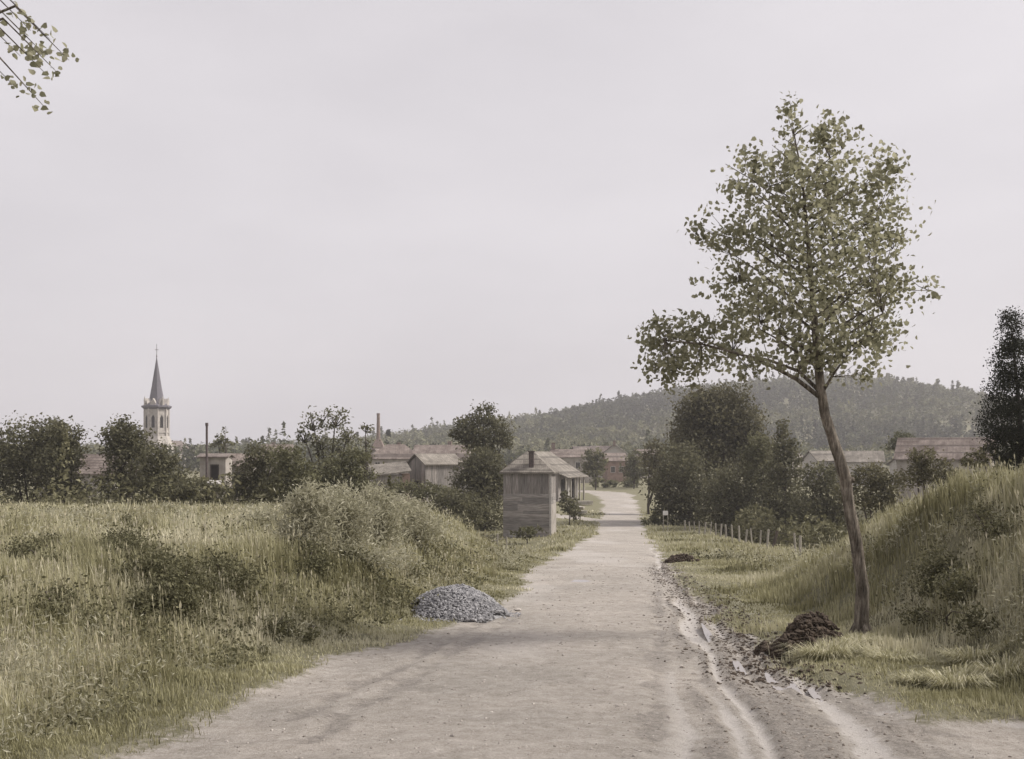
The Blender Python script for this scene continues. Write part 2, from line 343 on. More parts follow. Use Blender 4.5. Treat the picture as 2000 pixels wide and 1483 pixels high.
def H(X, Y, fine=True):
    X = np.asarray(X, float); Y = np.asarray(Y, float)
    z = ip(Y, ZR)
    xl = ip(Y, XL); xr = ip(Y, XRm)
    valley = -4.35-.6*sst(30, 90, Y)+fbm(X, Y, 30, 3, 2)*.5
    # ---- left: verge, bank and raised meadow that ends above the stream
    u = xl-X
    Ye = ip(-X, [(-3, 36), (1, 38), (3, 41), (6, 50), (10, 55), (60, 58)])
    fld = .33-.027*np.clip(Y, -20, 60)+fbm(X, Y, 6, 3, 8)*.18
    fld = fld+.25*np.exp(-((X+4.5)/2.2)**2-((Y-33)/6.0)**2)
    fld = fld*(1-sst(0, 15, Y-Ye))+np.minimum(z-.2, valley)*sst(0, 15, Y-Ye)
    bank = sst(.5, ip(Y, [(5, 3.4), (14, 3.8), (30, 4.0), (60, 5)]), u+fbm(X, Y, 2.5, 3, 4)*.5)
    far = sst(60, 100, Y)
    lz = z*(1-bank)+fld*bank
    lz = lz*(1-far)+(z*(1-sst(3, 14, u))+(-5.2+1.0*sst(130, 170, Y)+.4)*sst(3, 14, u))*far
    # ---- right: verge, cutting slope, then low meadow by the stream
    foot = ip(Y, [(6, 4.9), (9, 4.7), (15, 5.3), (21, 5.3), (27, 6.2), (32, 7.3), (45, 9)])
    v = X-foot
    top = ip(Y, [(-10, 1.2), (6, 1.75), (10, 1.55), (14, 1.32), (17, 1.1), (20, .68), (25, -.4), (32, -2.1), (38, -2.6), (45, -3.6), (60, -5)])+.02*np.clip(v, 0, 30)
    rb = sst(-.2, 2.5, v+fbm(X, Y, 2.0, 3, 14)*.5)*sst(5.5, 9.5, Y+.0*X)
    rz = z*(1-rb)+np.maximum(top, z)*rb
    low = sst(0, 9, X-ip(Y, [(30, 9), (45, 12.2), (56, 12.6), (90, 15), (130, 19)]))*sst(36, 46, Y)*(1-sst(110, 135, Y))
    rz = rz-low*(2.6)
    rz = rz+sst(120, 170, Y)*sst(6, 30, X-xr)*.8
    out = np.where(u > 0, lz, np.where(X > xr, rz, z))
    # ---- wooded hill beyond the village
    ridge = ip(X, RIDGE)
    hs = sst(430, 900, Y)
    out = out+hs*(ridge+1.6-out)*np.where(Y > 900, np.clip(1-(Y-900)/2500, .2, 1), 1)
    if fine:
        D = dirt_mask(X, Y)
        near = np.clip(1.4-Y/60, 0, 1)
        out = out+near*D*(fbm(X, Y, 1.5, 3, 50)*.014+fbm(X, Y, .25, 3, 51)*.016)
        out = out+(1-D)*near*fbm(X, Y, .8, 4, 52)*.1
        crown = -.05*((X-(xl+xr)/2)/2.2)**2
        out = out+near*D*np.clip(crown, -.12, 0)*(np.abs(X) < 6)
        for pts, wd, dp, k in RUTW:
            dd = seg_dist(X, Y, pts)
            out = out+near*(-dp*np.exp(-(dd/wd)**2)+dp*.5*np.exp(-((dd-wd*1.8)/(wd*.6))**2))
        bb, st = band(X, Y); out = out+near*bb*(-.02+.04*np.clip(st, -.8, .8))
        md = sst(.7, .1, seg_dist(X, Y, MUDP))
        out = out+near*md*(fbm(X, Y, .22, 3, 61)*.11+.015)
    return out
_HY = np.geomspace(5, 140, 700)
def hit(x, y):
    X_ = (x-1000)/FPX*_HY; Z_ = EYE+(HOR-y)/FPX*_HY; k_ = np.nonzero(H(X_, _HY) > Z_)[0]
    return float(_HY[k_[0]]) if len(k_) else 60.0
def Hs(x, y): return float(H(np.array([x]), np.array([y]))[0])

def axis(segs):
    a = [segs[0][0]]
    for s0, s1, d0, d1 in segs:
        while a[-1] < s1-1e-6:
            t = (a[-1]-s0)/(s1-s0); a.append(min(s1, a[-1]+d0+(d1-d0)*t))
    return np.array(a)
xs = np.concatenate([-axis([(4.5, 12, .09, .3), (12, 60, .4, 3), (60, 3000, 4, 160)])[::-1], axis([(-4.5, .9, .085, .085), (.9, 5.2, .05, .05), (5.2, 6, .08, .09), (6, 10, .1, .2), (10, 30, .25, .8), (30, 120, 1, 5), (120, 3000, 8, 150)])[1:]])
ys = axis([(-25, 5.5, 3, .3), (5.5, 16, .055, .07), (16, 22, .08, .11), (22, 45, .13, .4), (45, 110, .4, 1), (110, 210, 1, 2), (210, 1200, 4, 20), (1200, 5000, 30, 300)])
GX, GY = np.meshgrid(xs, ys)
nx, ny = len(xs), len(ys)
fx, fy = GX.ravel(), GY.ravel()
GZ = H(fx, fy)
D_, MU_, PA_ = attrs(fx, fy)
V = np.stack([fx, fy, GZ], 1)
idx = np.arange(nx*ny).reshape(ny, nx)
Q = np.stack([idx[:-1, :-1], idx[:-1, 1:], idx[1:, 1:], idx[1:, :-1]], -1).reshape(-1, 4)
isroad = D_[Q].mean(1) > .5
def sub(name, F):
    u, inv = np.unique(F.ravel(), return_inverse=True)
    o = mesh_np(name, V[u], quads=inv.reshape(-1, 4), mat=M['ground'], smooth=True, vattr={'dirt': D_[u], 'mud': MU_[u], 'pale': PA_[u]})
    return tag(o, kind='structure')
tag(sub('ground', Q[~isroad]), 'grassy banks, meadow and valley floor around the road', 'ground')
tag(sub('road', Q[isroad]), 'pale dirt road with cart ruts running down to the village', 'road')

# ------------------------------------------------------------------ foliage
def leaves(P, size, rnd, shape='quad', up=.3, droop=0):
    """leaf faces at points P with sizes; returns V, F (k-gons), rnd"""
    n = len(P)
    a = rng.normal(size=(n, 3)); a /= np.linalg.norm(a, axis=1)[:, None]
    nrm = rng.normal(size=(n, 3)); nrm[:, 2] += up*2; nrm /= np.linalg.norm(nrm, axis=1)[:, None]
    a = a-(a*nrm).sum(1)[:, None]*nrm; a /= np.linalg.norm(a, axis=1)[:, None]; b = np.cross(nrm, a)
    if shape == 'quad': prof = [(-.5, 0), (0, -.32), (.55, 0), (0, .32)]
    elif shape == 'heart': prof = [(-.42, 0), (-.32, -.36), (.05, -.42), (.58, 0), (.05, .42), (-.32, .36)]
    else: prof = [(-.7, 0), (0, -.16), (.8, 0), (0, .16)]
    s = np.asarray(size)[:, None]
    Vs = np.stack([P+a*(p[0]*s)+b*(p[1]*s)+nrm*(s*.12*(abs(p[1]) > 0)) for p in prof], 1)
    return Vs.reshape(-1, 3), np.arange(n*len(prof)).reshape(n, -1)
def clump_points(lobes, n, clump=18, cr=.16, shell=.35, zsq=1.0):
    """lobes: (x,y,z,rx,ry,rz) in metres; leaf points gathered into clumps spread through the lobes"""
    lo = np.array(lobes, float); wt = (lo[:, 3]*lo[:, 5]); wt /= wt.sum()
    nc = max(4, n//clump); k = rng.choice(len(lo), nc, p=wt); L = lo[k]
    d = rng.normal(size=(nc, 3)); d /= np.linalg.norm(d, axis=1)[:, None]
    r = shell+(1-shell)*rng.random(nc)**.6
    c = L[:, :3]+d*r[:, None]*L[:, 3:]
    rad = np.maximum(np.minimum(L[:, 3], L[:, 5])*cr*rng.uniform(.6, 1.8, nc), .8*cr*np.median(lo[:, 3]))
    P = np.repeat(c, clump, 0)+rng.normal(size=(nc*clump, 3))*np.repeat(rad, clump)[:, None]*np.array([1, 1, .75])
    tint = np.repeat(rng.random(nc), clump)*.45+rng.random(nc*clump)*.55
    return P, tint, c
def crown_mesh(name, lobes, n, leaf, mat, parent, clump=18, cr=.16, shell=.35, shape='quad', loc=(0, 0, 0)):
    P, t, c = clump_points(lobes, n, clump, cr, shell)
    sz = leaf*rng.uniform(.6, 1.35, len(P))
    Vv, F = leaves(P-np.array(loc), sz, t, shape)
    o = mesh_np(name, Vv, poly=F, mat=mat, parent=parent, fattr={'rnd': t})
    return o, c
def px_lobes(L, Y, depth=1.0):
    out = []
    for l in L:
        x, y, rx, ry = l[:4]; dy = l[4] if len(l) > 4 else random.uniform(-.25, .25)*rx/FPX*Y
        p = at(x, y, Y+dy); k = Y/FPX
        out.append((p[0], Y+dy, p[2], rx*k, rx*k*depth, ry*k))
    return out
def tree(name, label, cat, L, Y, base, mat='dark_leaf', leaf=None, dens=1.0, group=None, trunks=None, bark='dark_bark', cr=.16, shell=.35, tr=None, ground_drop=None, shape='quad'):
    lobes = px_lobes(L, Y)
    bx = (base-1000)/FPX*Y; bz = Hs(bx, Y) if ground_drop is None else ground_drop
    root = empty(name, (bx, Y, bz), 0, label, cat, group)
    leaf = leaf or max(.05, 6.0*Y/FPX)
    area = sum(l[3]*l[5] for l in lobes)*3.14
    n = int(min(34000, dens*area/(leaf*leaf*.3)*3.4))
    o, cc = crown_mesh('crown', lobes, n, leaf, M[mat], root, cr=cr, shell=shell, loc=(bx, Y, bz), shape=shape)
    mb = MB(); topz = max(l[2] for l in lobes)-bz
    r0 = tr or max(.04, topz*.018)
    big = sorted(lobes, key=lambda l: -l[3]*l[5])
    for k, l in enumerate(big[:7]):
        e = (l[0]-bx, l[1]-Y, l[2]-bz+l[5]*.3)
        h = max(.3, e[2]*.35)
        p1 = (random.uniform(-.05, .05)*h, 0, h*.6)
        p2 = (e[0]*.5+random.uniform(-.1, .1), e[1]*.5, (h+e[2])*.5)
        mb.tube([(0, 0, -.4), p1, p2, e], [r0*1.15 if k == 0 else r0*.6, r0*.9 if k == 0 else r0*.55, r0*.5, r0*.15], 6, .08)
    if dens < .8:
        for c in cc[::max(1, len(cc)//50)]:
            l = big[int(np.argmin([np.hypot(c[0]-b[0], c[2]-b[2]) for b in big]))]
            mb.tube([(l[0]-bx, l[1]-Y, l[2]-bz-l[5]*.5), (c[0]-bx, c[1]-Y, c[2]-bz)], [r0*.25, r0*.08], 4)
    mb.build('trunk', M[bark], root, True)
    return root

# ------------------------------------------------------------------ the leaning poplar beside the road
TY = 15.1
def poplar():
    base = at(1682, 1238, TY); gz = Hs(base[0], base[1])
    root = empty('poplar_tree', (base[0], TY, gz), 0, 'young leaning poplar with a bent bare trunk beside the road, tallest thing in view', 'tree')
    o = np.array([base[0], TY, gz])
    path = [(1682, 1262), (1682, 1225), (1685, 1150), (1672, 1060), (1656, 975), (1651, 935), (1634, 880), (1612, 812), (1603, 762), (1597, 700), (1590, 620), (1584, 540), (1577, 460), (1570, 380), (1560, 310), (1548, 245)]
    rad = [.12, .102, .09, .084, .078, .086, .076, .07, .063, .058, .045, .036, .028, .02, .013, .006]
    P = [Vector(at(x, y, TY))-Vector(o) for x, y in path]
    fine = []; fr = []
    for i in range(len(P)-1):
        for t in np.linspace(0, 1, 5)[:-1]: fine.append(P[i].lerp(P[i+1], t)); fr.append(rad[i]*(1-t)+rad[i+1]*t)
    fine.append(P[-1]); fr.append(rad[-1])
    tb = MB(); tb.tube(fine, fr, 14, .07)
    for k in range(5):   # root flare and old branch scars
        a = k*1.26; tb.tube([(math.cos(a)*.2, math.sin(a)*.2, -.12), (math.cos(a)*.1, math.sin(a)*.1, .05), (0, 0, .3)], [.05, .06, .04], 7, .1)
    for (x, y) in ((1664, 940), (1642, 905), (1672, 1085), (1688, 1165)):
        q = Vector(at(x, y, TY-.02))-Vector(o); tb.tube([q-Vector((.05, 0, .0)), q+Vector((.03, -.02, .03))], [.045, .03], 7, .2)
    tb.build('trunk', M['bark'], root, True)
    def trunk_at(y):
        for (x0, y0), (x1, y1) in zip(path[:-1], path[1:]):
            if y1 <= y <= y0: t = (y0-y)/(y0-y1); return x0+(x1-x0)*t
        return 1570
    L = [(1543, 235, 20, 30), (1550, 290, 45, 45), (1620, 265, 40, 40), (1480, 345, 45, 45), (1540, 370, 85, 70), (1625, 375, 75, 75), (1712, 350, 48, 55), (1470, 300, 25, 40),
         (1455, 440, 60, 55), (1380, 470, 42, 28), (1530, 480, 85, 80), (1630, 480, 85, 80), (1722, 450, 55, 65), (1440, 545, 60, 50), (1550, 590, 90, 75), (1650, 590, 80, 75),
         (1735, 560, 52, 60), (1778, 565, 42, 22), (1460, 625, 70, 45), (1350, 640, 62, 36), (1290, 660, 36, 36), (1400, 690, 75, 40), (1320, 715, 55, 38), (1480, 700, 50, 38),
         (1640, 685, 75, 55), (1715, 655, 48, 60), (1560, 680, 60, 50), (1690, 735, 36, 26), (1265, 720, 18, 14), (1345, 440, 18, 14), (1645, 238, 14, 18), (1755, 320, 16, 20), (1815, 568, 16, 8), (1258, 640, 12, 12), (1395, 410, 16, 16), (1540, 205, 9, 16), (1430, 375, 20, 20)]
    dep = [0, .2, -.3, .3, -.4, .4, -.2, .1, -.5, .3, .6, -.6, .3, .5, -.7, .7, -.3, .2, .6, -.2, .1, .4, -.4, -.5, -.5, .5, .2, .2, 0, .1, .2, -.2, .1, 0, .2, 0, -.3]
    lobes = []
    for (x, y, rx, ry), d in zip(L, dep):
        p = at(x, y, TY+d); k = TY/FPX; lobes.append((p[0], TY+d, p[2], rx*k, min(.8, rx*k*1.1), ry*k))
    Pn, t, cc = clump_points(lobes, 12200, 20, .3, .1)
    Pn[:, 2] -= np.abs(rng.normal(size=len(Pn)))*.02
    Vv, F = leaves(Pn-o, .066*rng.uniform(.6, 1.35, len(Pn)), t, 'heart', up=.0)
    mesh_np('crown', Vv, poly=F, mat=M['poplar_leaf'], parent=root, fattr={'rnd': t})
    br = MB()
    def limb(pts, r):
        Q_ = [Vector(at(x, y, TY+d))-Vector(o) for x, y, d in pts]; br.tube(Q_, list(np.linspace(r, r*.3, len(Q_))), 7, .06); return Q_
    limb([(1600, 775, 0), (1555, 740, -.1), (1500, 712, -.2), (1440, 690, -.3), (1370, 672, -.3), (1300, 665, -.3)], .034)
    limb([(1601, 765, 0), (1560, 725, .1), (1500, 703, .2), (1430, 690, .3), (1390, 670, .3)], .03)
    limb([(1605, 770, 0), (1625, 735, -.1), (1650, 700, -.2), (1700, 650, -.3)], .024)
    for y in range(720, 250, -24):
        for sgn in (-1, 1):
            if random.random() < .22: continue
            x0 = trunk_at(y); reach = random.uniform(.65, 1)*(160 if y > 420 else 85 if y > 330 else 35)
            d = random.uniform(-.6, .6); rise = random.uniform(.55, .95)*reach
            limb([(x0, y, 0), (x0+sgn*reach*.35, y-rise*.4, d*.4), (x0+sgn*reach*.7, y-rise*.75, d*.8), (x0+sgn*reach, y-rise, d)], .006+.02*(y-200)/560)
    limb([(1586, 590, 0), (1660, 575, -.1), (1730, 566, -.2), (1815, 568, -.2)], .014)
    allp = [Vector(v) for v in br.v[::3]]
    arr = np.array(allp)
    for c in cc[::2]:
        e = c-o; d = np.linalg.norm(arr-e+np.array([0, 0, .25]), axis=1); k = int(np.argmin(d))
        if d[k] < 1.1: br.tube([arr[k], (arr[k]+e)/2+np.array([0, 0, -.03]), e], [.006, .0045, .002], 4)
    br.build('branches', M['bark'], root, True)
poplar()

# ------------------------------------------------------------------ church
def church():
    Y = 350; k = Y/FPX; x0 = (306-1000)*k; gz = -2.2
    root = empty('church', (x0, Y, gz), 0, 'village church with octagonal stone belfry and slender slate spire', 'church')
    zz = lambda y: EYE+(HOR-y)*k-gz
    t = MB(); t.box(-4.3, 4.3, -4.3, 4.3, 0, zz(872)); t.prism(8, 5.3, 4.05, zz(872), zz(852), R(22.5)); t.prism(8, 3.75, 3.75, zz(852), zz(798), R(22.5))
    t.prism(8, 3.95, 3.95, zz(846), zz(843), R(22.5))
    t.build('tower', M['stone'], root)
    for i in range(8):
        a = R(45*i)
        l = MB(); l.box(-.55, .55, -3.52, -3.3, zz(835), zz(815), 0); l.prism(3, .6, .6, 0, .01)
        l = MB(); l.box(-.5, .5, -3.53, -3.3, zz(836), zz(816)); l.poly([(-.5, -3.53, zz(816)), (.5, -3.53, zz(816)), (0, -3.53, zz(811))], [(0, 1, 2)])
        for q in range(7):
            z = zz(836)+.25+q*(zz(816)-zz(836)-.3)/7; l.box(-.48, .48, -3.62, -3.5, z, z+.08, rx=R(35))
        lo = l.build('louvre_window', M['dark_open'], root); lo.rotation_euler = (0, 0, a+R(10))
        lo.rotation_euler = (0, 0, a)
        p = MB(); b = a+R(22.5); p.prism(6, .34, .34, zz(852), zz(798), 0, 3.75*math.cos(b), 3.75*math.sin(b)); p.build('pilaster', M['stone'], root)
    c = MB(); c.prism(8, 3.9, 4.7, zz(800), zz(796), R(22.5)); c.prism(8, 4.75, 4.75, zz(796), zz(793), R(22.5)); c.build('cornice', M['slate'], root)
    s = MB(); s.prism(8, 4.3, 2.9, zz(793), zz(786), R(22.5)); s.prism(8, 2.45, 1.55, zz(786), zz(755), R(22.5)); s.prism(8, 1.55, .06, zz(755), zz(697), R(22.5)); s.build('spire', M['slate'], root)
    for i in range(8):
        a = R(45*i); gb = MB()
        gb.poly([(-.95, -3.75, zz(793)), (.95, -3.75, zz(793)), (.95, -3.75, zz(789)), (0, -3.75, zz(779)), (-.95, -3.75, zz(789)), (-.95, -2.2, zz(793)), (.95, -2.2, zz(793)), (.95, -2.2, zz(789)), (0, -2.0, zz(779)), (-.95, -2.2, zz(789))],
                [(0, 1, 2, 3, 4), (9, 8, 7, 6, 5), (1, 6, 7, 2), (2, 7, 8, 3), (3, 8, 9, 4), (4, 9, 5, 0)])
        o = gb.build('gablet', M['stone'], root); o.rotation_euler = (0, 0, a)
        if i % 2:
            pn = MB(); b = a+R(0); pn.prism(6, .3, .3, zz(793), zz(784), 0, 4.1*math.cos(b), 4.1*math.sin(b)); pn.prism(6, .42, .03, zz(784), zz(775), 0, 4.1*math.cos(b), 4.1*math.sin(b)); pn.build('pinnacle', M['stone'], root)
    x = MB(); x.prism(6, .09, .06, zz(698), zz(672)); x.box(-.55, .55, -.06, .06, zz(684), zz(683)); x.prism(8, .22, .22, zz(697), zz(695)); x.build('cross', M['iron'], root)
    n = MB(); n.box(-5, 5, 4.3, 26, 0, 5); n.poly([(-5, 4.3, 5), (5, 4.3, 5), (0, 4.3, 8.5), (-5, 26, 5), (5, 26, 5), (0, 26, 8.5)], [(0, 1, 2), (5, 4, 3)]); n.build('nave_wall', M['stone'], root)
    r = MB(); r.poly([(-5.4, 4.4, 4.7), (0, 4.4, 8.6), (0, 26.3, 8.6), (-5.4, 26.3, 4.7), (5.4, 4.4, 4.7), (5.4, 26.3, 4.7), (-5.4, 4.4, 4.95), (0, 4.4, 8.9), (0, 26.3, 8.9), (-5.4, 26.3, 4.95), (5.4, 4.4, 4.95), (5.4, 26.3, 4.95)],
           [(0, 3, 2, 1), (1, 2, 5, 4), (6, 7, 8, 9), (7, 10, 11, 8), (0, 1, 7, 6), (1, 4, 10, 7), (3, 9, 8, 2), (2, 8, 11, 5), (0, 6, 9, 3), (4, 5, 11, 10)]); r.build('nave_roof', M['tile_dark'], root)
church()

# ------------------------------------------------------------------ houses and sheds
def house(name, label, cat, loc, w, d, h, rh, rot, wall='plaster', roof='tile', hip=0, over=.35, windows=(), doors=(), chimneys=(), group=None, boards=None):
    """ridge along local X; front is local -Y"""
    root = empty(name, loc, R(rot), label, cat, group)
    m = MB(); a, b = w/2, d/2
    if boards is None:
        V8 = [(-a, -b, -1.0), (a, -b, -1.0), (a, b, -1.0), (-a, b, -1.0), (-a, -b, h), (a, -b, h), (a, b, h), (-a, b, h)]
        F = [(0, 3, 2, 1), (0, 1, 5, 4), (2, 3, 7, 6)]
        if hip: F += [(1, 2, 6, 5), (3, 0, 4, 7), (4, 5, 6, 7)]
        else: V8 += [(-a, 0, h+rh), (a, 0, h+rh)]; F += [(1, 2, 6, 9, 5), (3, 0, 4, 8, 7), (4, 5, 9, 8), (6, 7, 8, 9)]
        m.poly(V8, F)
    else: boards(m, a, b, h, rh, hip)
    m.build('wall', M[wall], root)
    r = MB(); sl = rh/b; z0 = h-over*sl+.02; zt = .12; e = over
    if hip:
        A, B = a+e, b+e; hp = max(0.02, a-hip)
        V = [(-A, -B, z0), (A, -B, z0), (A, B, z0), (-A, B, z0), (-A, -B, z0+zt), (A, -B, z0+zt), (A, B, z0+zt), (-A, B, z0+zt), (-hp, 0, h+rh+zt), (hp, 0, h+rh+zt)]
        r.poly(V, [(0, 3, 2, 1), (0, 1, 5, 4), (1, 2, 6, 5), (2, 3, 7, 6), (3, 0, 4, 7), (4, 5, 9, 8), (5, 6, 9), (6, 7, 8, 9), (7, 4, 8)])
    else:
        A, B = a+e, b+e; zr_ = h+rh+.03
        V = [(-A, -B, z0), (-A, 0, zr_), (-A, B, z0), (-A, B, z0+zt), (-A, 0, zr_+zt*1.2), (-A, -B, z0+zt)]
        V += [(A, y, z) for (_, y, z) in V]
        r.poly(V, [(0, 1, 4, 5), (1, 2, 3, 4), (6, 11, 10, 7), (7, 10, 9, 8), (5, 4, 10, 11), (4, 3, 9, 10), (0, 6, 7, 1), (1, 7, 8, 2), (0, 5, 11, 6), (2, 8, 9, 3)])
    ro = r.build('roof', M[roof], root)
    for (u, v, ch, cw) in chimneys:
        zc = h+rh*(1-abs(v)/b); cm = MB(); cm.box(u-cw/2, u+cw/2, v-cw/2, v+cw/2, zc-.4, zc+ch); cm.box(u-cw/2-.06, u+cw/2+.06, v-cw/2-.06, v+cw/2+.06, zc+ch, zc+ch+.12)
        cm.build('chimney', M['brick'], ro)
    def opening(nm, face, u, z, ow, oh, matn='dark_open'):
        f = MB(); p = MB(); t = .05
        f.box(-ow/2-.1, -ow/2, -.06, .02, 0, oh); f.box(ow/2, ow/2+.1, -.06, .02, 0, oh); f.box(-ow/2-.1, ow/2+.1, -.07, .02, oh, oh+.1); f.box(-ow/2-.12, ow/2+.12, -.1, .02, -.08, 0)
        if nm == 'window': f.box(-.03, .03, -.05, -.022, 0, oh)
        p.box(-ow/2, ow/2, -.02, .0, 0, oh)
        pos = {'f': ((u, -b, z), 0), 'r': ((a, u, z), 90), 'l': ((-a, u, z), -90)}[face]
        fo = f.build(nm, M['white' if nm == 'window' else 'dark_wood'], root); fo.location = pos[0]; fo.rotation_euler = (0, 0, R(pos[1]))
        po = p.build('pane' if nm == 'window' else 'door_leaf', M[matn], fo)
    for q in windows: opening('window', *q)
    for q in doors: opening('door', *q)
    return root

def board_wall(m, a, b, h, rh, hip, split=.6, bw=.19):
    """board cladding: upright boards above, overlapping horizontal boards below (one mesh, each board its own island)"""
    m.box(-a+.05, a-.05, -b+.05, b-.05, -1, h)
    zs = h*split
    for face in range(4):
        ln = 2*a if face % 2 == 0 else 2*b; off = b if face % 2 == 0 else a; ang = face*math.pi/2
        n = int(ln/bw); ca, sa = math.cos(ang), math.sin(ang)
        def put(u0, u1, z0, z1, t0, t1):
            P = []
            for z, t in ((z0, t1), (z1, t0)):
                for y in (-off-t, -off+.06):
                    for x in (u0, u1): P.append((x*ca-y*sa, x*sa+y*ca, z))
            m.poly(P, [(0, 1, 3, 2), (4, 6, 7, 5), (0, 4, 5, 1), (2, 3, 7, 6), (0, 2, 6, 4), (1, 5, 7, 3)])
        for i in range(n):
            u0 = -ln/2+i*ln/n; 
            zt = h
            if not hip and face % 2 == 1: uc = u0+ln/n/2; zt = h+rh*(1-abs(uc)/(ln/2))-.05
            put(u0+.004, u0+ln/n-.008, zs+random.uniform(-.06, .02), zt, .0+random.random()*.012, .0+random.random()*.012)
        if split > 0:
            k = int((zs+.9)/.24)
            for i in range(k):
                z0 = -.9+i*(zs+.9)/k
                for (ua, ub) in ((-ln/2, ln*random.uniform(-.2, .2)), (None, ln/2)):
                    if ua is None: ua = prev
                    prev = ub
                    put(ua+.003, ub-.003, z0, z0+(zs+.9)/k+.01, .005, .03+random.random()*.01)

# tall board tower shed by the road
g0 = at(1036, 1050, 82)
shed = house('board_shed', 'tall narrow grey board shed with low hipped tile roof beside the road', 'shed', (g0[0], 84.2, -4.75), 3.65, 3.6, 5.15, 1.35, -8.5, wall='boards', roof='tile_pale', hip=1.5, over=.28,
      boards=lambda m, a, b, h, rh, hip: board_wall(m, a, b, h, rh, hip, .66))
wme = [c for c in shed.children if c.name.startswith('wall')][0].data; wme.materials.append(M['boards_h'])
for p_ in wme.polygons:
    if p_.center.z < 5.15*.66-.1: p_.material_index = 1
sp_ = MB(); sp_.box(1.8, 1.875, -1.8, 1.8, 0, 2.6); sp_.build('sunlit_side_panel', M['plaster'], shed)  # pale panel over the boards, puts this side's sunlight into the colour
cb = MB(); cb.box(1.74, 1.9, -1.88, -1.82, 0, 5.05); cb.build('sunlit_corner_strip', M['white'], shed)  # added pale strip, its colour stands in for sunlight at this edge
vt = MB(); vt.box(.12, .5, -1.6, -1.25, 5.1, 6.72); vt.box(.06, .56, -1.66, -1.19, 6.62, 6.72); vt.build('chimney', M['iron'], shed)
wd = MB(); wd.box(-1.4, -.7, -1.9, -1.84, 0, .5); wd.build('hatch', M['white'], shed)
# tile-roofed barn behind it, open porch on its right side
bz = -4.3
barn = house('barn', 'long low barn with pale lean roof and open posted porch beyond the tall shed', 'barn', (3.8, 152, bz), 8.5, 8.8, 3.55, 2.75, 68, wall='boards', roof='tile_pale', over=.5,
      boards=lambda m, a, b, h, rh, hip: board_wall(m, a, b, h, rh, hip, 0, .3))
# local -Y faces right-front in the view (rot 68): porch posts, doors and pale planks along it
for i, u in enumerate((-3.9, -2.0, 0, 2.0, 3.9)):
    p = MB(); p.box(u-.1, u+.1, -5.5, -5.3, -.5, 2.9); p.build('porch_post', M['post'], barn)
pr = MB(); pr.poly([(-4.6, -4.4, 3.5), (4.6, -4.4, 3.5), (4.6, -5.9, 2.85), (-4.6, -5.9, 2.85), (-4.6, -4.4, 3.62), (4.6, -4.4, 3.62), (4.6, -5.9, 2.97), (-4.6, -5.9, 2.97)], [(0, 1, 2, 3), (4, 7, 6, 5), (0, 4, 5, 1), (3, 2, 6, 7), (0, 3, 7, 4), (1, 5, 6, 2)]); pr.build('porch_roof', M['tile_pale'], barn)
dd = MB(); dd.box(-3, -1.2, -4.5, -4.41, 0, 2.6); dd.build('door', M['dark_open'], barn)
dd = MB(); dd.box(-.6, .5, -4.5, -4.41, .2, 2.6); dd.build('door', M['white'], barn)
dd = MB(); dd.box(1.6, 3.2, -4.5, -4.41, 0, 2.6); dd.build('door', M['dark_open'], barn)

# sheds left of the centre tree
p = at(847, 905, 122)
house('board_barn', 'gabled grey board barn with bright roof slope behind the weedy mound', 'barn', (p[0], 124, -4.9), 5.0, 3.6, 5.55, 1.0, 38, wall='boards', roof='tile_pale', over=.3,
      boards=lambda m, a, b, h, rh, hip: board_wall(m, a, b, h, rh, hip, 0, .24), doors=[('l', 0, 2.6, .7, .9)])
p = at(757, 915, 118)
lean = empty('lean_to_shed', (p[0], 120, -4.9), R(14), 'low lean-to shed with sloping tiles left of the gabled board barn', 'shed')
lw = MB(); lw.box(-1.9, 1.2, -1.5, 1.5, 0, 4.35); lw.build('wall', M['boards'], lean)
lr = MB(); lr.poly([(-2.1, -1.8, 4.15), (2.2, -1.8, 4.7), (2.2, 2.2, 5.7), (-2.1, 2.2, 5.3), (-2.1, -1.8, 4.3), (2.2, -1.8, 4.85), (2.2, 2.2, 5.85), (-2.1, 2.2, 5.45)], [(0, 3, 2, 1), (4, 5, 6, 7), (0, 1, 5, 4), (1, 2, 6, 5), (2, 3, 7, 6), (3, 0, 4, 7)]); lr.build('roof', M['tile_pale'], lean)
lo = MB(); lo.box(1.2, 2.1, -1.3, 1.4, 0, 4.5); lo.build('door', M['redwall'], lean)

p = at(770, 897, 190)
house('farmhouse', 'broad farmhouse with hipped brown roof behind the lean-to shed', 'house', (p[0]-.2, 194, -4.2), 9.6, 8, 5.3, 2.4, 4, roof='tile', hip=3.2, windows=[('f', -3, 3.4, .8, 1.2), ('f', 0, 3.4, .8, 1.2), ('f', 2.6, 3.4, .8, 1.2)], chimneys=[(.6, .4, .6, .6)])
p = at(862, 893, 205)
house('farmhouse', 'long roofed farmhouse showing between the board barn and the round crowned tree', 'house', (p[0], 210, -4.2), 10.5, 8, 5.4, 2.3, -6, roof='tile', windows=[('f', 3, 3, .8, 1.3), ('f', -3, 3, .8, 1.3)], chimneys=[(1.2, .8, 1.2, .7)])
p = at(735, 880, 240)
house('cottage', 'small pale gabled cottage under the factory chimney', 'house', (p[0], 244, -3.8), 6, 5, 4.2, 2.6, 80, roof='tile_dark', windows=[('r', 0, 2.5, .8, 1.2), ('l', 0, 2.5, .8, 1.2)])
p = at(898, 905, 150)
house('whitewashed_cottage', 'whitewashed cottage end wall beside the round crowned tree', 'house', (p[0]+.5, 158, -4.6), 3.2, 6, 4.0, 1.2, 8, roof='tile_dark', wall='white', windows=[('f', 0, 2, .7, 1)])

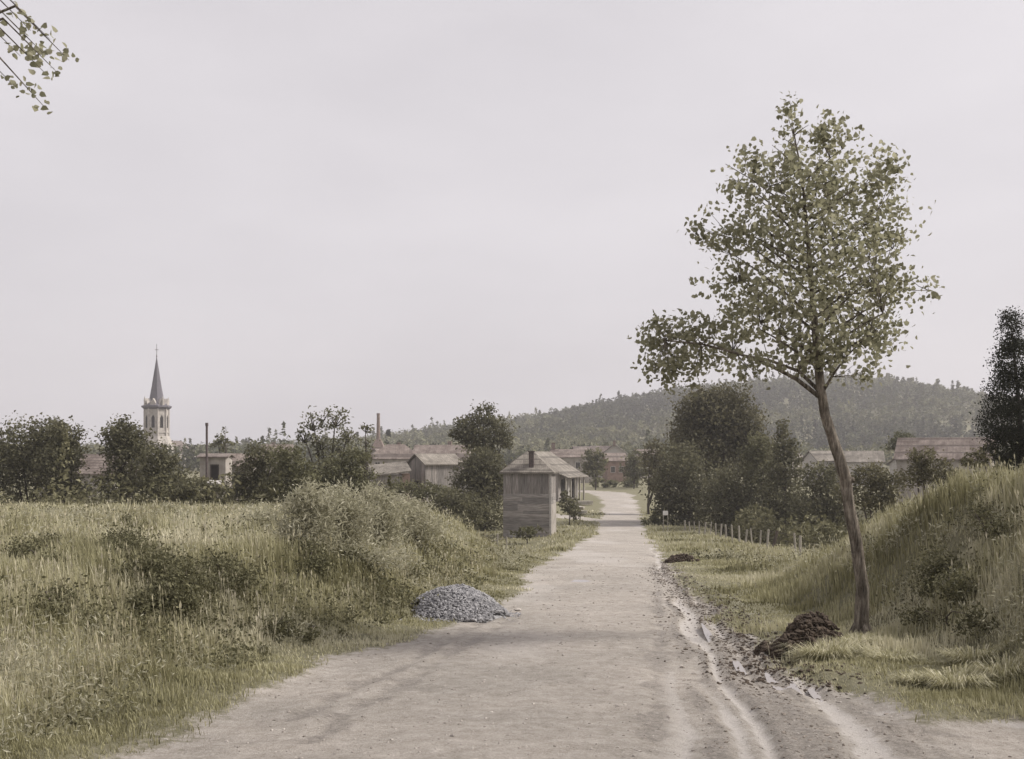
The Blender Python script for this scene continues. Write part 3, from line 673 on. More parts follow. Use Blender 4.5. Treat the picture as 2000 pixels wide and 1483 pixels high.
# left cluster with the thin pipe
p = at(433, 900, 112)
wk = house('workshop', 'workshop with reddish roof between the dark trees, beside the thin pole chimney', 'workshop', (p[0]+.5, 115, -4.6), 4.4, 4.4, 5.1, 1.15, 6, roof='tile', wall='plaster', windows=[('f', -1.4, 3.1, .9, 1.1)], doors=[('f', 1.1, 2.6, .9, 1.8)])
lt = house('workshop_annex', 'narrow pale annex with flat dark edged roof under the pole chimney', 'workshop', (at(404, 900, 109)[0]+.4, 111, -4.6), 2.6, 3, 6.0, .25, 2, roof='tile_dark', wall='plaster', over=.3, doors=[('f', .2, 3.6, .7, 1.6)])
sp = at(399.5, 826, 108); pipe = MB(); pipe.prism(10, .14, .115, -4.6-0, sp[2]); pipe.prism(10, .16, .16, sp[2]-.3, sp[2]+.02)
po = pipe.build('pole_chimney', M['iron'], None); po.location = (sp[0], 108.8, 0); tag(po, 'thin tall iron pipe chimney rising over the annex at left', 'chimney')
ct = at(418, 942, 100); cv = MB(); cv.poly([(-.7, -.5, 0), (.7, -.5, -.12), (.8, .6, .12), (-.6, .6, .2), (-.7, -.5, -.08), (.7, -.5, -.2), (.8, .6, .04), (-.6, .6, .12)], [(0, 1, 2, 3), (7, 6, 5, 4), (0, 4, 5, 1), (1, 5, 6, 2), (2, 6, 7, 3), (3, 7, 4, 0)])
cv.box(-.6, -.5, -.4, -.3, -2.6, -.1); cv.box(.5, .6, -.4, -.3, -2.6, -.15); cv.box(.6, .7, .4, .5, -2.6, 0); cv.box(-.5, -.4, .4, .5, -2.6, .08)
co = cv.build('shelter_canopy', M['white'], None); co.location = (ct[0], 100, ct[2]); tag(co, 'small pale sheet canopy on posts below the workshop', 'canopy')
p = at(186, 900, 125)
house('red_roofed_house', 'house with pinkish tile roof and pale wall between the two leftmost tree groups', 'house', (p[0], 128, -4.4), 5.2, 5, 4.0, 2.0, -8, roof='tile', wall='plaster', windows=[('f', -.6, 1.6, .7, 1.1), ('f', 1.2, 1.6, .7, 1.1)])
p = at(90, 905, 128)
house('red_roofed_house', 'low tiled house almost hidden behind the leftmost tree', 'house', (p[0], 134, -4.4), 6, 5, 3.5, 1.6, 5, roof='tile_dark', wall='plaster', windows=[('f', 0, 1.6, .7, 1.1)])
p = at(535, 880, 260)
house('distant_house', 'distant red roofed house peeping above the rounded hedge trees', 'house', (p[0], 264, -3.8), 7, 6, 5.2, 2.8, 20, roof='tile', chimneys=[(-1, .3, .8, .7)])

# factory stack
Yf = 300; k = Yf/FPX; sf = MB(); zz = lambda y: EYE+(HOR-y)*k
sf.prism(12, .6, .42, zz(866), zz(808)); sf.prism(12, .48, .48, zz(811), zz(807.5)); sf.prism(4, 2.4, .9, zz(874), zz(858), R(45)); sf.prism(4, 2.4, 2.4, -4, zz(874), R(45))
so = sf.build('factory_chimney', M['brick'], None); so.location = ((739-1000)*k, Yf, 0); tag(so, 'tall round brick factory chimney with splayed base on the skyline', 'chimney')

# village beyond the barn
def far_house(label, x, y_eave, Y, w, d, rh, rot, eh=4.5, **kw):
    p = at(x, y_eave, Y); return house('village_house', label, 'house', (p[0], Y+d/2, p[2]-eh), w, d, eh, rh, rot, group='houses of the village', **kw)
far_house('long low house with pinkish roof right behind the barn', 1118, 893, 225, 8.5, 6, 1.5, 3, roof='tile', chimneys=[(-3.9, 0, 1.4, .7)], windows=[('f', 1, 2.2, .8, 1.2)])
far_house('far roof ridge showing over the long low house', 1150, 886, 290, 8, 7, 1.8, 10, roof='tile_dark', windows=[('f', 1, 2.2, .8, 1.2)])
far_house('red walled house with pale eaves beyond the road bend', 1202, 900, 230, 4.2, 5, 1.5, 8, eh=5.5, roof='tile', wall='redwall', windows=[('f', -.9, 3, .8, 1.2), ('f', .9, 3, .8, 1.2)])
far_house('taller house with white gable end and chimney behind the road bend', 1203, 887, 250, 3.2, 6, 2.2, 82, eh=7, roof='tile_pale', wall='white', chimneys=[(-2, 0, .8, .6)])
far_house('house with brown roof left of the white gabled house', 1178, 890, 270, 5.5, 6, 2.3, -4, eh=6, roof='tile_dark', windows=[('f', 0, 3, .8, 1.2)])
far_house('pale roof half hidden behind the poplar trunk', 1618, 900, 190, 5.2, 6, 1.6, 12, roof='tile_pale', wall='white', windows=[('f', 1, 2, .8, 1.1)])
far_house('long pale roof between the poplar trunk and the round bush', 1694, 902, 185, 6.6, 6, 1.7, -14, roof='tile_pale', wall='white', windows=[('f', -1, 2, .8, 1.1)])
far_house('small pale shed roof near the pink barn roof', 1777, 906, 165, 2.6, 4, 1.0, 20, eh=3.5, roof='tile_pale', wall='white')
far_house('wide barn with a pink tiled roof slope behind the right bank', 1872, 896, 120, 9.8, 7, 2.25, -27, eh=4, roof='tile')
far_house('small gabled roof above the conical tree', 1545, 897, 240, 6, 5, 1.9, 40, roof='tile_pale')
far_house('slim roof just left of the tall willow trees on the right', 1262, 892, 260, 5, 5, 1.6, 15, roof='tile')

# ------------------------------------------------------------------ trees
TREES = [
 # left group along the stream behind the meadow
 ('leafy_tree', 'dark tree at the far left end of the tree row', 'tree', [(40, 870, 60, 50), (95, 850, 32, 34), (20, 920, 60, 60), (88, 905, 40, 60)], 72, 60, 'dark_leaf'),
 ('leafy_tree', 'dark round tree second from the left, partly over the pink roofed house', 'tree', [(128, 855, 30, 34), (142, 885, 26, 36), (112, 910, 42, 50), (125, 955, 42, 30)], 70, 130, 'dark_leaf'),
 ('leafy_tree', 'big dark tree standing left of the church tower', 'tree', [(228, 850, 30, 30), (245, 842, 22, 24), (265, 865, 32, 34), (226, 885, 28, 36), (258, 915, 45, 50), (232, 950, 42, 35)], 70, 240, 'dark_leaf'),
 ('leafy_tree', 'dark tree in front of the church tower foot', 'tree', [(310, 900, 34, 34), (325, 925, 34, 40), (300, 950, 40, 40), (350, 950, 34, 30)], 66, 318, 'dark_leaf'),
 ('leafy_tree', 'low dark tree below the thin pole chimney', 'tree', [(385, 955, 40, 24), (350, 965, 36, 22), (425, 968, 34, 20)], 64, 385, 'dark_leaf'),
 ('leafy_tree', 'dark rounded tree right of the workshop', 'tree', [(508, 890, 26, 26), (490, 925, 34, 34), (530, 915, 34, 38), (475, 958, 38, 30), (520, 955, 40, 30)], 68, 505, 'dark_leaf'),
 ('leafy_tree', 'olive tinted tree between the rounded tree and the twin stemmed willow', 'tree', [(560, 900, 36, 30), (585, 925, 34, 36), (555, 950, 40, 36)], 64, 570, 'mid_leaf'),
 ('willow_tree', 'tall airy tree with two upright stems and gaps of sky', 'tree', [(612, 830, 22, 24), (655, 822, 26, 22), (680, 850, 18, 24), (595, 858, 20, 14), (628, 862, 26, 30), (668, 880, 28, 28), (640, 905, 44, 30), (632, 815, 16, 14)], 74, 640, 'willow_leaf', None, .36),
 ('leafy_tree', 'leafy tree filling the gap left of the lean-to shed', 'tree', [(690, 905, 30, 30), (665, 930, 40, 36), (705, 940, 30, 34), (620, 940, 40, 34)], 68, 675, 'mid_leaf'),
 ('thin_tree', 'small wispy tree beside the factory chimney', 'tree', [(714, 838, 12, 14), (716, 862, 12, 16), (708, 885, 14, 18)], 100, 716, 'mid_leaf', None, .35),
 ('pointed_tree', 'small spiky dark tree beside the pole chimney', 'tree', [(425, 862, 10, 14), (440, 850, 8, 18), (444, 866, 14, 12), (430, 875, 20, 10)], 150, 438, 'mid_leaf', None, .5),
 # centre
 ('round_crowned_tree', 'tall round crowned tree left of the tall board shed', 'tree', [(945, 812, 28, 22), (918, 835, 28, 25), (972, 835, 28, 28), (945, 850, 45, 32), (895, 852, 18, 14), (935, 872, 38, 24), (985, 858, 16, 18), (945, 895, 32, 24)], 98, 945, 'dark_leaf', None, .85),
 ('dark_tree', 'dense dark tree under the round crowned tree, touching the shed', 'tree', [(940, 900, 40, 26), (945, 930, 46, 30), (912, 930, 34, 30), (965, 935, 30, 36), (935, 970, 48, 40), (955, 1010, 40, 40)], 92, 948, 'dark_leaf'),
 ('dark_shrub', 'low dark shrub mass beyond the end of the mound', 'shrub', [(890, 975, 40, 20), (870, 990, 34, 20), (918, 1000, 40, 30)], 78, 893, 'dark_leaf'),
 ('dark_shrub', 'green shrub hiding the foot of the gabled board barn', 'shrub', [(820, 958, 45, 14), (775, 952, 38, 14), (855, 962, 34, 12)], 84, 815, 'mid_leaf'),
 ('garden_tree', 'small leafy tree between the barn and the red walled house', 'tree', [(1160, 885, 18, 18), (1172, 905, 16, 20), (1152, 910, 14, 20), (1165, 925, 20, 14)], 190, 1163, 'mid_leaf'),
 ('garden_tree', 'small leafy tree right of the red walled house', 'tree', [(1238, 890, 18, 18), (1232, 915, 16, 20), (1248, 920, 20, 24)], 195, 1238, 'mid_leaf'),
 ('hedge_shrub', 'hedge shrub at the road bend beside the barn', 'shrub', [(1170, 943, 18, 10), (1188, 946, 16, 8)], 200, 1178, 'mid_leaf'),
 ('hedge_shrub', 'longer hedge shrub closing the view at the road bend', 'shrub', [(1215, 944, 22, 10), (1240, 946, 20, 10)], 202, 1225, 'mid_leaf'),
 ('hedge_shrub', 'bushy shrub between the tall shed and the porch barn', 'shrub', [(1112, 985, 20, 18), (1118, 1000, 16, 16), (1105, 970, 12, 10)], 98, 1112, 'dark_leaf'),
 ('hedge_shrub', 'small weedy shrub at the foot of the tall shed', 'shrub', [(1022, 1042, 24, 10), (1040, 1036, 20, 8)], 77, 1030, 'mid_leaf'),
 ('hedge_shrub', 'roadside shrub behind the small white signboard', 'shrub', [(1290, 1010, 22, 14), (1270, 1020, 18, 10), (1305, 1025, 18, 10)], 98, 1290, 'mid_leaf'),
 # right
 ('streamside_tree', 'slim leafy tree whose trunk stands by the road bend', 'tree', [(1282, 880, 22, 22), (1270, 905, 20, 22), (1300, 920, 30, 30), (1285, 945, 24, 20)], 118, 1267, 'olive_leaf'),
 ('streamside_tree', 'tallest olive tree right of the road under the poplar boughs', 'tree', [(1375, 790, 40, 28), (1430, 775, 40, 26), (1350, 830, 38, 36), (1400, 835, 60, 45), (1455, 830, 40, 45), (1370, 885, 60, 45), (1440, 895, 60, 50), (1380, 800, 56, 44), (1425, 820, 56, 44), (1350, 860, 50, 40), (1470, 865, 40, 40)], 104, 1400, 'olive_leaf'),
 ('streamside_tree', 'dark bushy tree hanging over the wire fence', 'tree', [(1330, 905, 46, 40), (1320, 950, 46, 40), (1375, 950, 50, 45), (1355, 1000, 55, 40), (1300, 975, 24, 30)], 98, 1345, 'dark_leaf'),
 ('streamside_tree', 'dark tree behind the middle of the wire fence', 'tree', [(1440, 940, 50, 45), (1420, 985, 55, 45), (1480, 985, 50, 45), (1445, 1030, 50, 34)], 92, 1440, 'dark_leaf'),
 ('conical_tree', 'dark cone shaped tree left of the poplar trunk', 'tree', [(1530, 840, 9, 20), (1531, 858, 17, 20), (1532, 882, 27, 24), (1535, 915, 36, 32), (1530, 965, 44, 40), (1545, 1010, 44, 40)], 84, 1532, 'dark_leaf', None, 1.2),
 ('streamside_tree', 'dark tree directly behind the poplar trunk', 'tree', [(1600, 930, 40, 30), (1620, 970, 40, 34), (1590, 1000, 46, 36), (1640, 1000, 34, 30)], 78, 1605, 'dark_leaf'),
 ('streamside_tree', 'greyish tree between the tallest olive tree and the cone shaped tree', 'tree', [(1480, 880, 30, 30), (1490, 920, 34, 34), (1500, 1020, 46, 34), (1510, 1050, 46, 16)], 90, 1492, 'mid_leaf'),
 ('low_shrub', 'dark shrub at the top of the right bank beside the poplar', 'shrub', [(1700, 930, 40, 22), (1735, 945, 36, 28), (1680, 965, 40, 30), (1720, 985, 40, 26)], 60, 1705, 'olive_leaf'),
 ('low_shrub', 'dark rounded shrub before the pink barn roof', 'shrub', [(1800, 895, 26, 20), (1825, 915, 36, 24), (1790, 930, 36, 22), (1850, 930, 30, 16)], 50, 1812, 'olive_leaf'),
 ('low_shrub', 'small shrub with purplish tint beyond the long pale roof', 'shrub', [(1765, 862, 18, 20), (1745, 868, 16, 14), (1770, 885, 18, 14)], 130, 1760, 'wood_leaf'),
 ('low_shrub', 'shrub at the right edge below the cypress', 'shrub', [(1925, 885, 22, 16), (1905, 900, 26, 14)], 36, 1918, 'olive_leaf'),
]
for t in TREES:
    nm, lab, cat, L, Y, base, mt = t[:7]
    lf = t[7] if len(t) > 7 else None; dn = t[8] if len(t) > 8 else 1.0
    tree(nm, lab, cat, L, Y, base, mt, lf, dn, cr=.2 if dn >= .8 else .26, shell=.35 if dn >= .8 else .15)
# cypress-like conifer cut by the right edge
tree('cypress_tree', 'very dark upright conifer at the right edge above the bank', 'tree', [(1975, 650, 20, 50), (1982, 710, 42, 50), (1990, 770, 62, 50), (1995, 825, 78, 50), (1998, 870, 68, 45), (2000, 910, 56, 36)], 30, 2000, 'conifer', .06, 1.6, cr=.13, shell=.55, shape='quad')
# tree whose twigs hang into the top left corner
def hanging():
    Yh = 7.0; base = (-4.9, 7.2); gz = Hs(*base)
    root = empty('overhanging_tree', (base[0], base[1], gz), 0, 'tree outside the left edge whose leafy twig tips hang into the upper left corner', 'tree')
    o = np.array([base[0], base[1], gz]); mb = MB()
    mb.tube([(0, 0, -.3), (.05, 0, 1.5), (.1, 0, 3), (.4, 0, 4.6)], [.16, .13, .11, .07], 10, .05)
    tips = [(98, 78), (90, 110), (135, 118), (112, 142), (95, 150), (92, 215), (60, 60), (40, 110), (30, 170)]
    P = []; T = []
    for x, y in tips:
        e = np.array(at(x, y, Yh+random.uniform(-.2, .2))); s = np.array([e[0]-.35, e[1], e[2]+.35]); s[2] = max(s[2], 4.2)
        mb.tube([(.3, 0, 4.2), tuple((s-o)), tuple((s+e)/2-o), tuple(e-o)], [.018, .008, .004, .0015], 5)
        for q in np.linspace(.6, 1, 4):
            c = s+(e-s)*q; k = 4; P.append(c+rng.normal(size=(k, 3))*.035); T.append(rng.random(k))
    mb.tube([(.1, 0, 3), (-.6, .3, 4.5), (-1.2, .3, 5.6)], [.07, .05, .02], 7); mb.tube([(.4, 0, 4.6), (.1, .5, 6), (-.1, .8, 7.2)], [.07, .04, .01], 7)
    mb.build('trunk', M['bark'], root, True)
    P = np.concatenate(P); T = np.concatenate(T)
    P2, t2, _ = clump_points([(-6.2, 7.4, 6.0, 1.3, 1.3, 1.1), (-5.4, 7.8, 7.2, 1.1, 1.1, 1.0)], 3000, 14, .2, .1)
    P = np.concatenate([P, P2]); T = np.concatenate([T, t2])
    Vv, F = leaves(P-o, .04*rng.uniform(.7, 1.4, len(P)), T, 'heart', up=0)
    mesh_np('crown', Vv, poly=F, mat=M['poplar_leaf'], parent=root, fattr={'rnd': T})
hanging()

# ------------------------------------------------------------------ bank shrubs
BUSH = [   # lobes in photo pixels, pixel of the foot, leaves
 ('bramble_bush', 'large dark bramble patch on the left bank', [(235, 1060, 46, 32), (270, 1085, 56, 34), (300, 1115, 66, 36), (350, 1140, 62, 34), (215, 1080, 40, 24), (330, 1170, 60, 26)], 300, 1160, 'bramble', 1.5),
 ('bramble_bush', 'twiggy dark sapling standing up from the bramble patch', [(247, 1022, 14, 26), (256, 1048, 24, 22)], 252, 1075, 'bramble', 1.2),
 ('bramble_bush', 'bramble to the right of the large patch, mixed with grass', [(420, 1110, 50, 28), (460, 1130, 46, 24), (400, 1145, 46, 22)], 425, 1150, 'bramble', 1.1),
 ('bramble_bush', 'bramble tangle low on the left bank above the road', [(360, 1180, 50, 18), (300, 1175, 50, 18)], 330, 1198, 'bramble', 1.1),
 ('bramble_bush', 'dark bush below the left end of the pale weed mound', [(595, 1080, 32, 26), (612, 1105, 30, 20)], 605, 1116, 'bramble', 1.5),
 ('bramble_bush', 'dark bush below the middle of the pale weed mound', [(685, 1090, 36, 20), (702, 1104, 28, 18)], 696, 1116, 'bramble', 1.5),
 ('bramble_bush', 'small dark bush low behind the gravel heap', [(850, 1112, 34, 12), (815, 1118, 26, 12)], 842, 1128, 'bramble', .6),
 ('bramble_bush', 'dark bush at the left edge of the meadow', [(90, 1065, 40, 26), (50, 1085, 44, 30), (110, 1100, 30, 16)], 80, 1115, 'bramble', 1.1),
 ('bramble_bush', 'dull green bush on the slope left of the large bramble patch', [(110, 1165, 40, 24), (85, 1190, 44, 22)], 100, 1210, 'bramble', .9),
 ('low_bush', 'dark leafy tuft on the lower left bank', [(545, 1222, 34, 18), (560, 1236, 26, 12)], 550, 1245, 'bramble', .9),
 ('low_bush', 'small dark leafy tuft at the edge of the bare ground', [(603, 1243, 22, 11)], 605, 1254, 'bramble', 1.1),
 ('bramble_bush', 'dark hollow of brambles on the right bank', [(1840, 1110, 44, 34), (1868, 1150, 40, 30), (1820, 1150, 30, 24)], 1850, 1182, 'bramble', .9),
 ('bramble_bush', 'brambles low on the right bank above the ditch scar', [(1800, 1205, 34, 18), (1900, 1210, 40, 26)], 1850, 1235, 'bramble', .6),
 ('bramble_bush', 'shrubby growth high on the right bank by the cypress', [(1905, 1000, 40, 24), (1950, 1030, 40, 26)], 1925, 1060, 'bramble', .5),
 ('pale_weed_shrub', 'tall pale weed shrub at the left end of the mound', [(598, 965, 30, 22), (585, 995, 40, 30), (625, 990, 44, 36), (610, 1035, 58, 34), (570, 1040, 34, 24)], 602, 1082, 'pale_weed', 1.3),
 ('pale_weed_shrub', 'pale weed shrub in the middle of the mound', [(665, 975, 34, 22), (655, 1005, 50, 32), (695, 1005, 44, 34), (675, 1050, 60, 30)], 668, 1088, 'pale_weed', 1.3),
 ('pale_weed_shrub', 'pale weed shrub right of the middle of the mound', [(735, 972, 34, 20), (760, 1000, 44, 30), (725, 1020, 44, 30), (750, 1050, 50, 24)], 742, 1082, 'pale_weed', 1.3),
 ('pale_weed_shrub', 'pale weed shrub at the right end of the mound below the board barn', [(790, 985, 32, 16), (812, 1005, 36, 24), (835, 1030, 40, 26), (800, 1050, 44, 24)], 815, 1080, 'pale_weed', 1.2),
 ('pale_weed_shrub', 'low pale weeds in front of the mound', [(640, 1085, 50, 20), (760, 1090, 50, 22), (700, 1085, 50, 18)], 700, 1120, 'pale_weed', .8),
 ('pale_weed_shrub', 'pale flowering weeds at the meadow edge left of the mound', [(520, 1005, 40, 14), (545, 1030, 40, 20)], 540, 1055, 'pale_weed', .9),
]
for nm, lab, L, bx_, by_, mt, dn in BUSH:
    pale = mt == 'pale_weed'; Yb = hit(bx_, by_)
    L = [(x_, y_, rx_, ry_, 0.0 if pale else float(np.clip(hit(x_, y_+ry_*.8)-.35-Yb, -.3*Yb, .45*Yb))) for x_, y_, rx_, ry_ in L]
    tree(nm, lab, 'shrub' if nm != 'low_bush' else 'tuft', L, Yb, bx_, mt, max(.045, (6.2 if pale else 3.8)*Yb/FPX*1.3), dn, tr=.012, cr=.34, shell=.05, shape='narrow' if pale else 'quad')
def tussock(label, x, y, hpx, rpx, n, mat='grass'):
    Y = hit(x, y); k = Y/FPX; X = (x-1000)*k; z0 = Hs(X, Y); h, r = hpx*k*.72, rpx*k
    a = rng.uniform(0, 2*np.pi, n); q = np.sqrt(rng.random(n)); px_, py_ = X+np.cos(a)*q*r*.75, Y+np.sin(a)*q*r*.6
    hh = h*.85*rng.uniform(.25, 1.3, n)*(.6+.8*vn(a*1.2, q*3, 9)); L_ = r*.5*q*rng.uniform(.3, 1.6, n)+.4*hh*rng.random(n); B = np.stack([px_, py_, H(px_, py_)-.03], 1)
    dr = np.stack([np.cos(a), np.sin(a), 0*a], 1); wv = np.stack([-np.sin(a), np.cos(a), 0*a], 1)*.005*rng.uniform(.6, 1.4, n)[:, None]
    m = B+dr*(L_*.35)[:, None]; m[:, 2] += hh*.75; m2 = B+dr*(L_*.75)[:, None]; m2[:, 2] += hh; t = B+dr*(L_*1.2)[:, None]; t[:, 2] += hh*.75
    Vv = np.stack([B-wv, B+wv, m+wv, m-wv, m2+wv*.7, m2-wv*.7, t], 1).reshape(-1, 3); i = np.arange(n)*7
    Vv = Vv-np.array([X, Y, z0])
    o = mesh_np('grass_tussock', Vv, quads=np.concatenate([np.stack([i, i+1, i+2, i+3], 1), np.stack([i+3, i+2, i+4, i+5], 1)]), tris=np.stack([i+5, i+4, i+6], 1), mat=M[mat], fattr={'rnd': np.tile(.25+rng.random(n)*.7, 3)})
    o.location = (X, Y, z0); tag(o, label, 'tussock', 'grass tussocks along the foot of the right bank')
tussock('wide green tussock between the earth heap and the foot of the poplar', 1620, 1285, 42, 70, 1500)
tussock('tussock spilling to the right of the poplar foot', 1672, 1262, 30, 44, 900)
tussock('low tussock left of the ditch scar', 1742, 1290, 28, 52, 900)
tussock('big shaggy tussock at the right edge of the track', 1868, 1345, 46, 64, 1600)
tussock('shaggy tussock behind the big one at the right edge', 1905, 1300, 50, 60, 1400)
tussock('small tussock at the corner of the verge and the track', 1795, 1335, 30, 40, 800)
tussock('tussock at the very edge below the right bank', 1965, 1325, 50, 60, 1300)

# ------------------------------------------------------------------ grass (stuff)
def blades(name, n, ymin, ymax, keep, height, width, mat, label, lean=.35, seedhead=False, clus=7):
    nt_ = n//clus
    Yt = ymin*(ymax/ymin)**rng.random(nt_); Xt = rng.uniform(-.56, .56, nt_)*Yt
    Y = np.repeat(Yt, clus); X = np.repeat(Xt, clus); sp = .03+.004*Y
    X = X+rng.normal(size=len(X))*sp; Y = Y+rng.normal(size=len(Y))*sp
    k = rng.random(len(X)) < keep(X, Y); X, Y = X[k], Y[k]
    tr = np.repeat(rng.random(nt_), clus)[k]
    Z = H(X, Y)
    h = height(X, Y)*rng.uniform(.5, 1.25, len(X)); wd = width(X, Y)*rng.uniform(.7, 1.3, len(X))
    az = rng.uniform(0, 2*np.pi, len(X)); ln = lean*rng.random(len(X))*h
    dx, dy = np.cos(az)*ln-.06*h, np.sin(az)*ln
    fa = az+np.pi/2+rng.normal(size=len(X))*.6; px, py = np.cos(fa)*wd/2, np.sin(fa)*wd/2
    z = np.zeros_like(X); B = np.stack([X, Y, Z-.03], 1)
    Wv = np.stack([px, py, z], 1); m = B+np.stack([dx*.35, dy*.35, h*.6], 1); tip = B+np.stack([dx, dy, h], 1)
    c = fbm(X, Y, 2.2, 4, 70)*.8; rv = np.clip(.18+.3*tr+.35*rng.random(len(X))+c, 0, 1)
    if not seedhead:
        Vv = np.stack([B-Wv, B+Wv, m+Wv*.75, m-Wv*.75, tip], 1).reshape(-1, 3)
        i = np.arange(len(X))*5; Qd = np.stack([i, i+1, i+2, i+3], 1); T = np.stack([i+3, i+2, i+4], 1)
    else:
        hd = B+np.stack([dx*.85, dy*.85, h*.82], 1)
        Vv = np.stack([B-Wv*.3, B+Wv*.3, hd+Wv*.3, hd-Wv*.3, (hd+tip)/2+Wv*1.5, tip, (hd+tip)/2-Wv*1.5], 1).reshape(-1, 3)
        i = np.arange(len(X))*7; Qd = np.concatenate([np.stack([i, i+1, i+2, i+3], 1), np.stack([i+3, i+4, i+5, i+6], 1)]); T = None
    rr = np.concatenate([rv, rv])
    o = mesh_np(name, Vv, quads=Qd, tris=T, mat=mat, fattr={'rnd': rr})
    tag(o, label, 'grass', kind='stuff'); return o
def keep_g(X, Y):
    D = dirt_mask(X, Y); return np.clip(1-D*1.35, 0, 1)
def g_height(X, Y):
    u = ip(Y, XL)-X; foot = ip(Y, [(6, 4.9), (9, 4.7), (15, 5.3), (21, 5.3), (27, 6.2), (32, 7.3), (45, 9)])
    left = sst(.1, 3.0, u)*.22+.06; right = .05+.2*sst(-1.4, 1.2, X-foot)+.08*sst(.1, .5, fbm(X, Y, 1.1, 3, 85))
    h = np.where(u > 0, left, np.where(X > 2, right, .06))
    h = h*(1+1.4*np.clip(fbm(X, Y, .9, 4, 80), -.6, 1))
    return np.clip(h, .03, 1)
blades('grass', 300000, 5.6, 60, keep_g, g_height, lambda X, Y: np.clip(.0011*Y, .007, .05), M['grass'], 'rough summer grass covering both banks and verges')
blades('verge_grass', 230000, 5.6, 48, lambda X, Y: keep_g(X, Y)*((X > 2)|(ip(Y, XL)-X < 2.2)), lambda X, Y: .055+.05*np.clip(fbm(X, Y, .8, 4, 81)+.3, 0, 1), lambda X, Y: np.clip(.0012*Y, .008, .05), M['grass'], 'short grass of the verges beside the road', .6)
blades('meadow_grass', 50000, 50, 130, lambda X, Y: keep_g(X, Y)*(Y < 125), lambda X, Y: .22+0*X, lambda X, Y: .0012*Y, M['grass'], 'grass of the low ground around the shed and fence')
blades('seeding_grass', 15000, 6, 56, lambda X, Y: keep_g(X, Y)*np.where(ip(Y, XL)-X > .8, 1, np.where(X > ip(Y, [(6, 5.2), (15, 5.8), (32, 8)]), .5, 0))*np.clip(.5+fbm(X, Y, 2, 3, 90)*1.6, 0, 1), lambda X, Y: .5+.15*fbm(X, Y, 2, 2, 91),
       lambda X, Y: np.clip(.0011*Y, .006, .05), M['straw'], 'tall seeding grass stalks standing above the banks', .3, True, 5)

def weeds(name, n, mat, label, lf, hlo, hhi, keep, per=34, shape='quad'):
    Yt = 6*(48/6)**rng.random(n); Xt = rng.uniform(-.56, .56, n)*Yt; k = rng.random(n) < keep(Xt, Yt); Xt, Yt = Xt[k], Yt[k]; n = len(Xt)
    hh = rng.uniform(hlo, hhi, n)*(.7+Yt/45); q = rng.normal(size=(n, per, 3))*.45; q[..., 2] = np.abs(q[..., 2])*.9
    P = (q*hh[:, None, None]).reshape(-1, 3)+np.repeat(np.stack([Xt, Yt, H(Xt, Yt)], 1), per, 0)
    t = np.repeat(rng.random(n), per)*.6+rng.random(n*per)*.4
    Vv, F = leaves(P, lf*np.repeat(.6+Yt/22, per)*rng.uniform(.6, 1.4, len(P)), t, shape, up=.2)
    tag(mesh_np(name, Vv, poly=F, mat=M[mat], fattr={'rnd': t}), label, 'weeds', kind='stuff')
def on_bank(X, Y):
    return np.where(ip(Y, XL)-X > .7, 1, np.where(X > ip(Y, [(6, 4.9), (15, 5.5), (32, 7.4)]), 1, 0))*(1-dirt_mask(X, Y))
weeds('weeds', 7500, 'bramble', 'dark leafy weeds growing through the grass of both banks', .036, .12, .42, lambda X, Y: on_bank(X, Y)*np.clip(.35+fbm(X, Y, 3, 3, 95)*2.2, 0, 1))
weeds('pale_weeds', 7000, 'pale_weed', 'pale seeding weeds scattered over both banks', .04, .14, .46, lambda X, Y: on_bank(X, Y)*np.clip(.4-fbm(X, Y, 3, 3, 95)*2, 0, 1), 34, 'narrow')

# ------------------------------------------------------------------ heaps, stones, mud, puddles
ico = []
def ico_sphere():
    import bmesh
    bm = bmesh.new(); bmesh.ops.create_icosphere(bm, subdivisions=1, radius=1); Vi = np.array([v.co[:] for v in bm.verts]); Fi = np.array([[v.index for v in f.verts] for f in bm.faces]); bm.free(); return Vi, Fi
IV, IF = ico_sphere()
def rocks(name, P, sizes, mat, squash=.7, parent=None):
    n = len(P); Vs = []; 
    J = 1+rng.uniform(-.35, .35, (n, len(IV), 1))
    sc = np.asarray(sizes)[:, None, None]*rng.uniform(.6, 1.3, (n, 1, 3))
    a = rng.uniform(0, 2*np.pi, n); c, s = np.cos(a), np.sin(a)
    L = IV[None]*J*sc; L[:, :, 2] *= squash
    X = L[:, :, 0]*c[:, None]-L[:, :, 1]*s[:, None]; Yy = L[:, :, 0]*s[:, None]+L[:, :, 1]*c[:, None]
    Vv = np.stack([X, Yy, L[:, :, 2]], -1)+np.asarray(P)[:, None, :]
    F = (IF[None]+(np.arange(n)*len(IV))[:, None, None]).reshape(-1, 3)
    return mesh_np(name, Vv.reshape(-1, 3), tris=F, mat=mat, parent=parent)
# gravel heap
cx, cy = -.88, 17.9
nn = 9500; a = rng.uniform(0, 2*np.pi, nn); r = np.sqrt(rng.random(nn))*1.0*(1+.16*np.sin(3*a+1)+.1*np.sin(5*a)); r = np.where(rng.random(nn) < .05, r*rng.uniform(1, 1.6, nn), r)
hx = cx+np.cos(a)*r*.86; hy = cy+np.sin(a)*r*1.1
prof = .46*np.clip(1-r**1.9, 0, 1)*(1+.35*fbm(hx, hy, .6, 3, 5))
P = np.stack([hx, hy, H(hx, hy)+prof-rng.random(nn)*.04], 1)
gh = rocks('gravel', P, rng.uniform(.008, .026, nn)*(1+.5*(rng.random(nn) < .1)), M['gravel'], .8); tag(gh, 'heap of broken blue grey road stone on the left verge', 'gravel heap', kind='stuff')
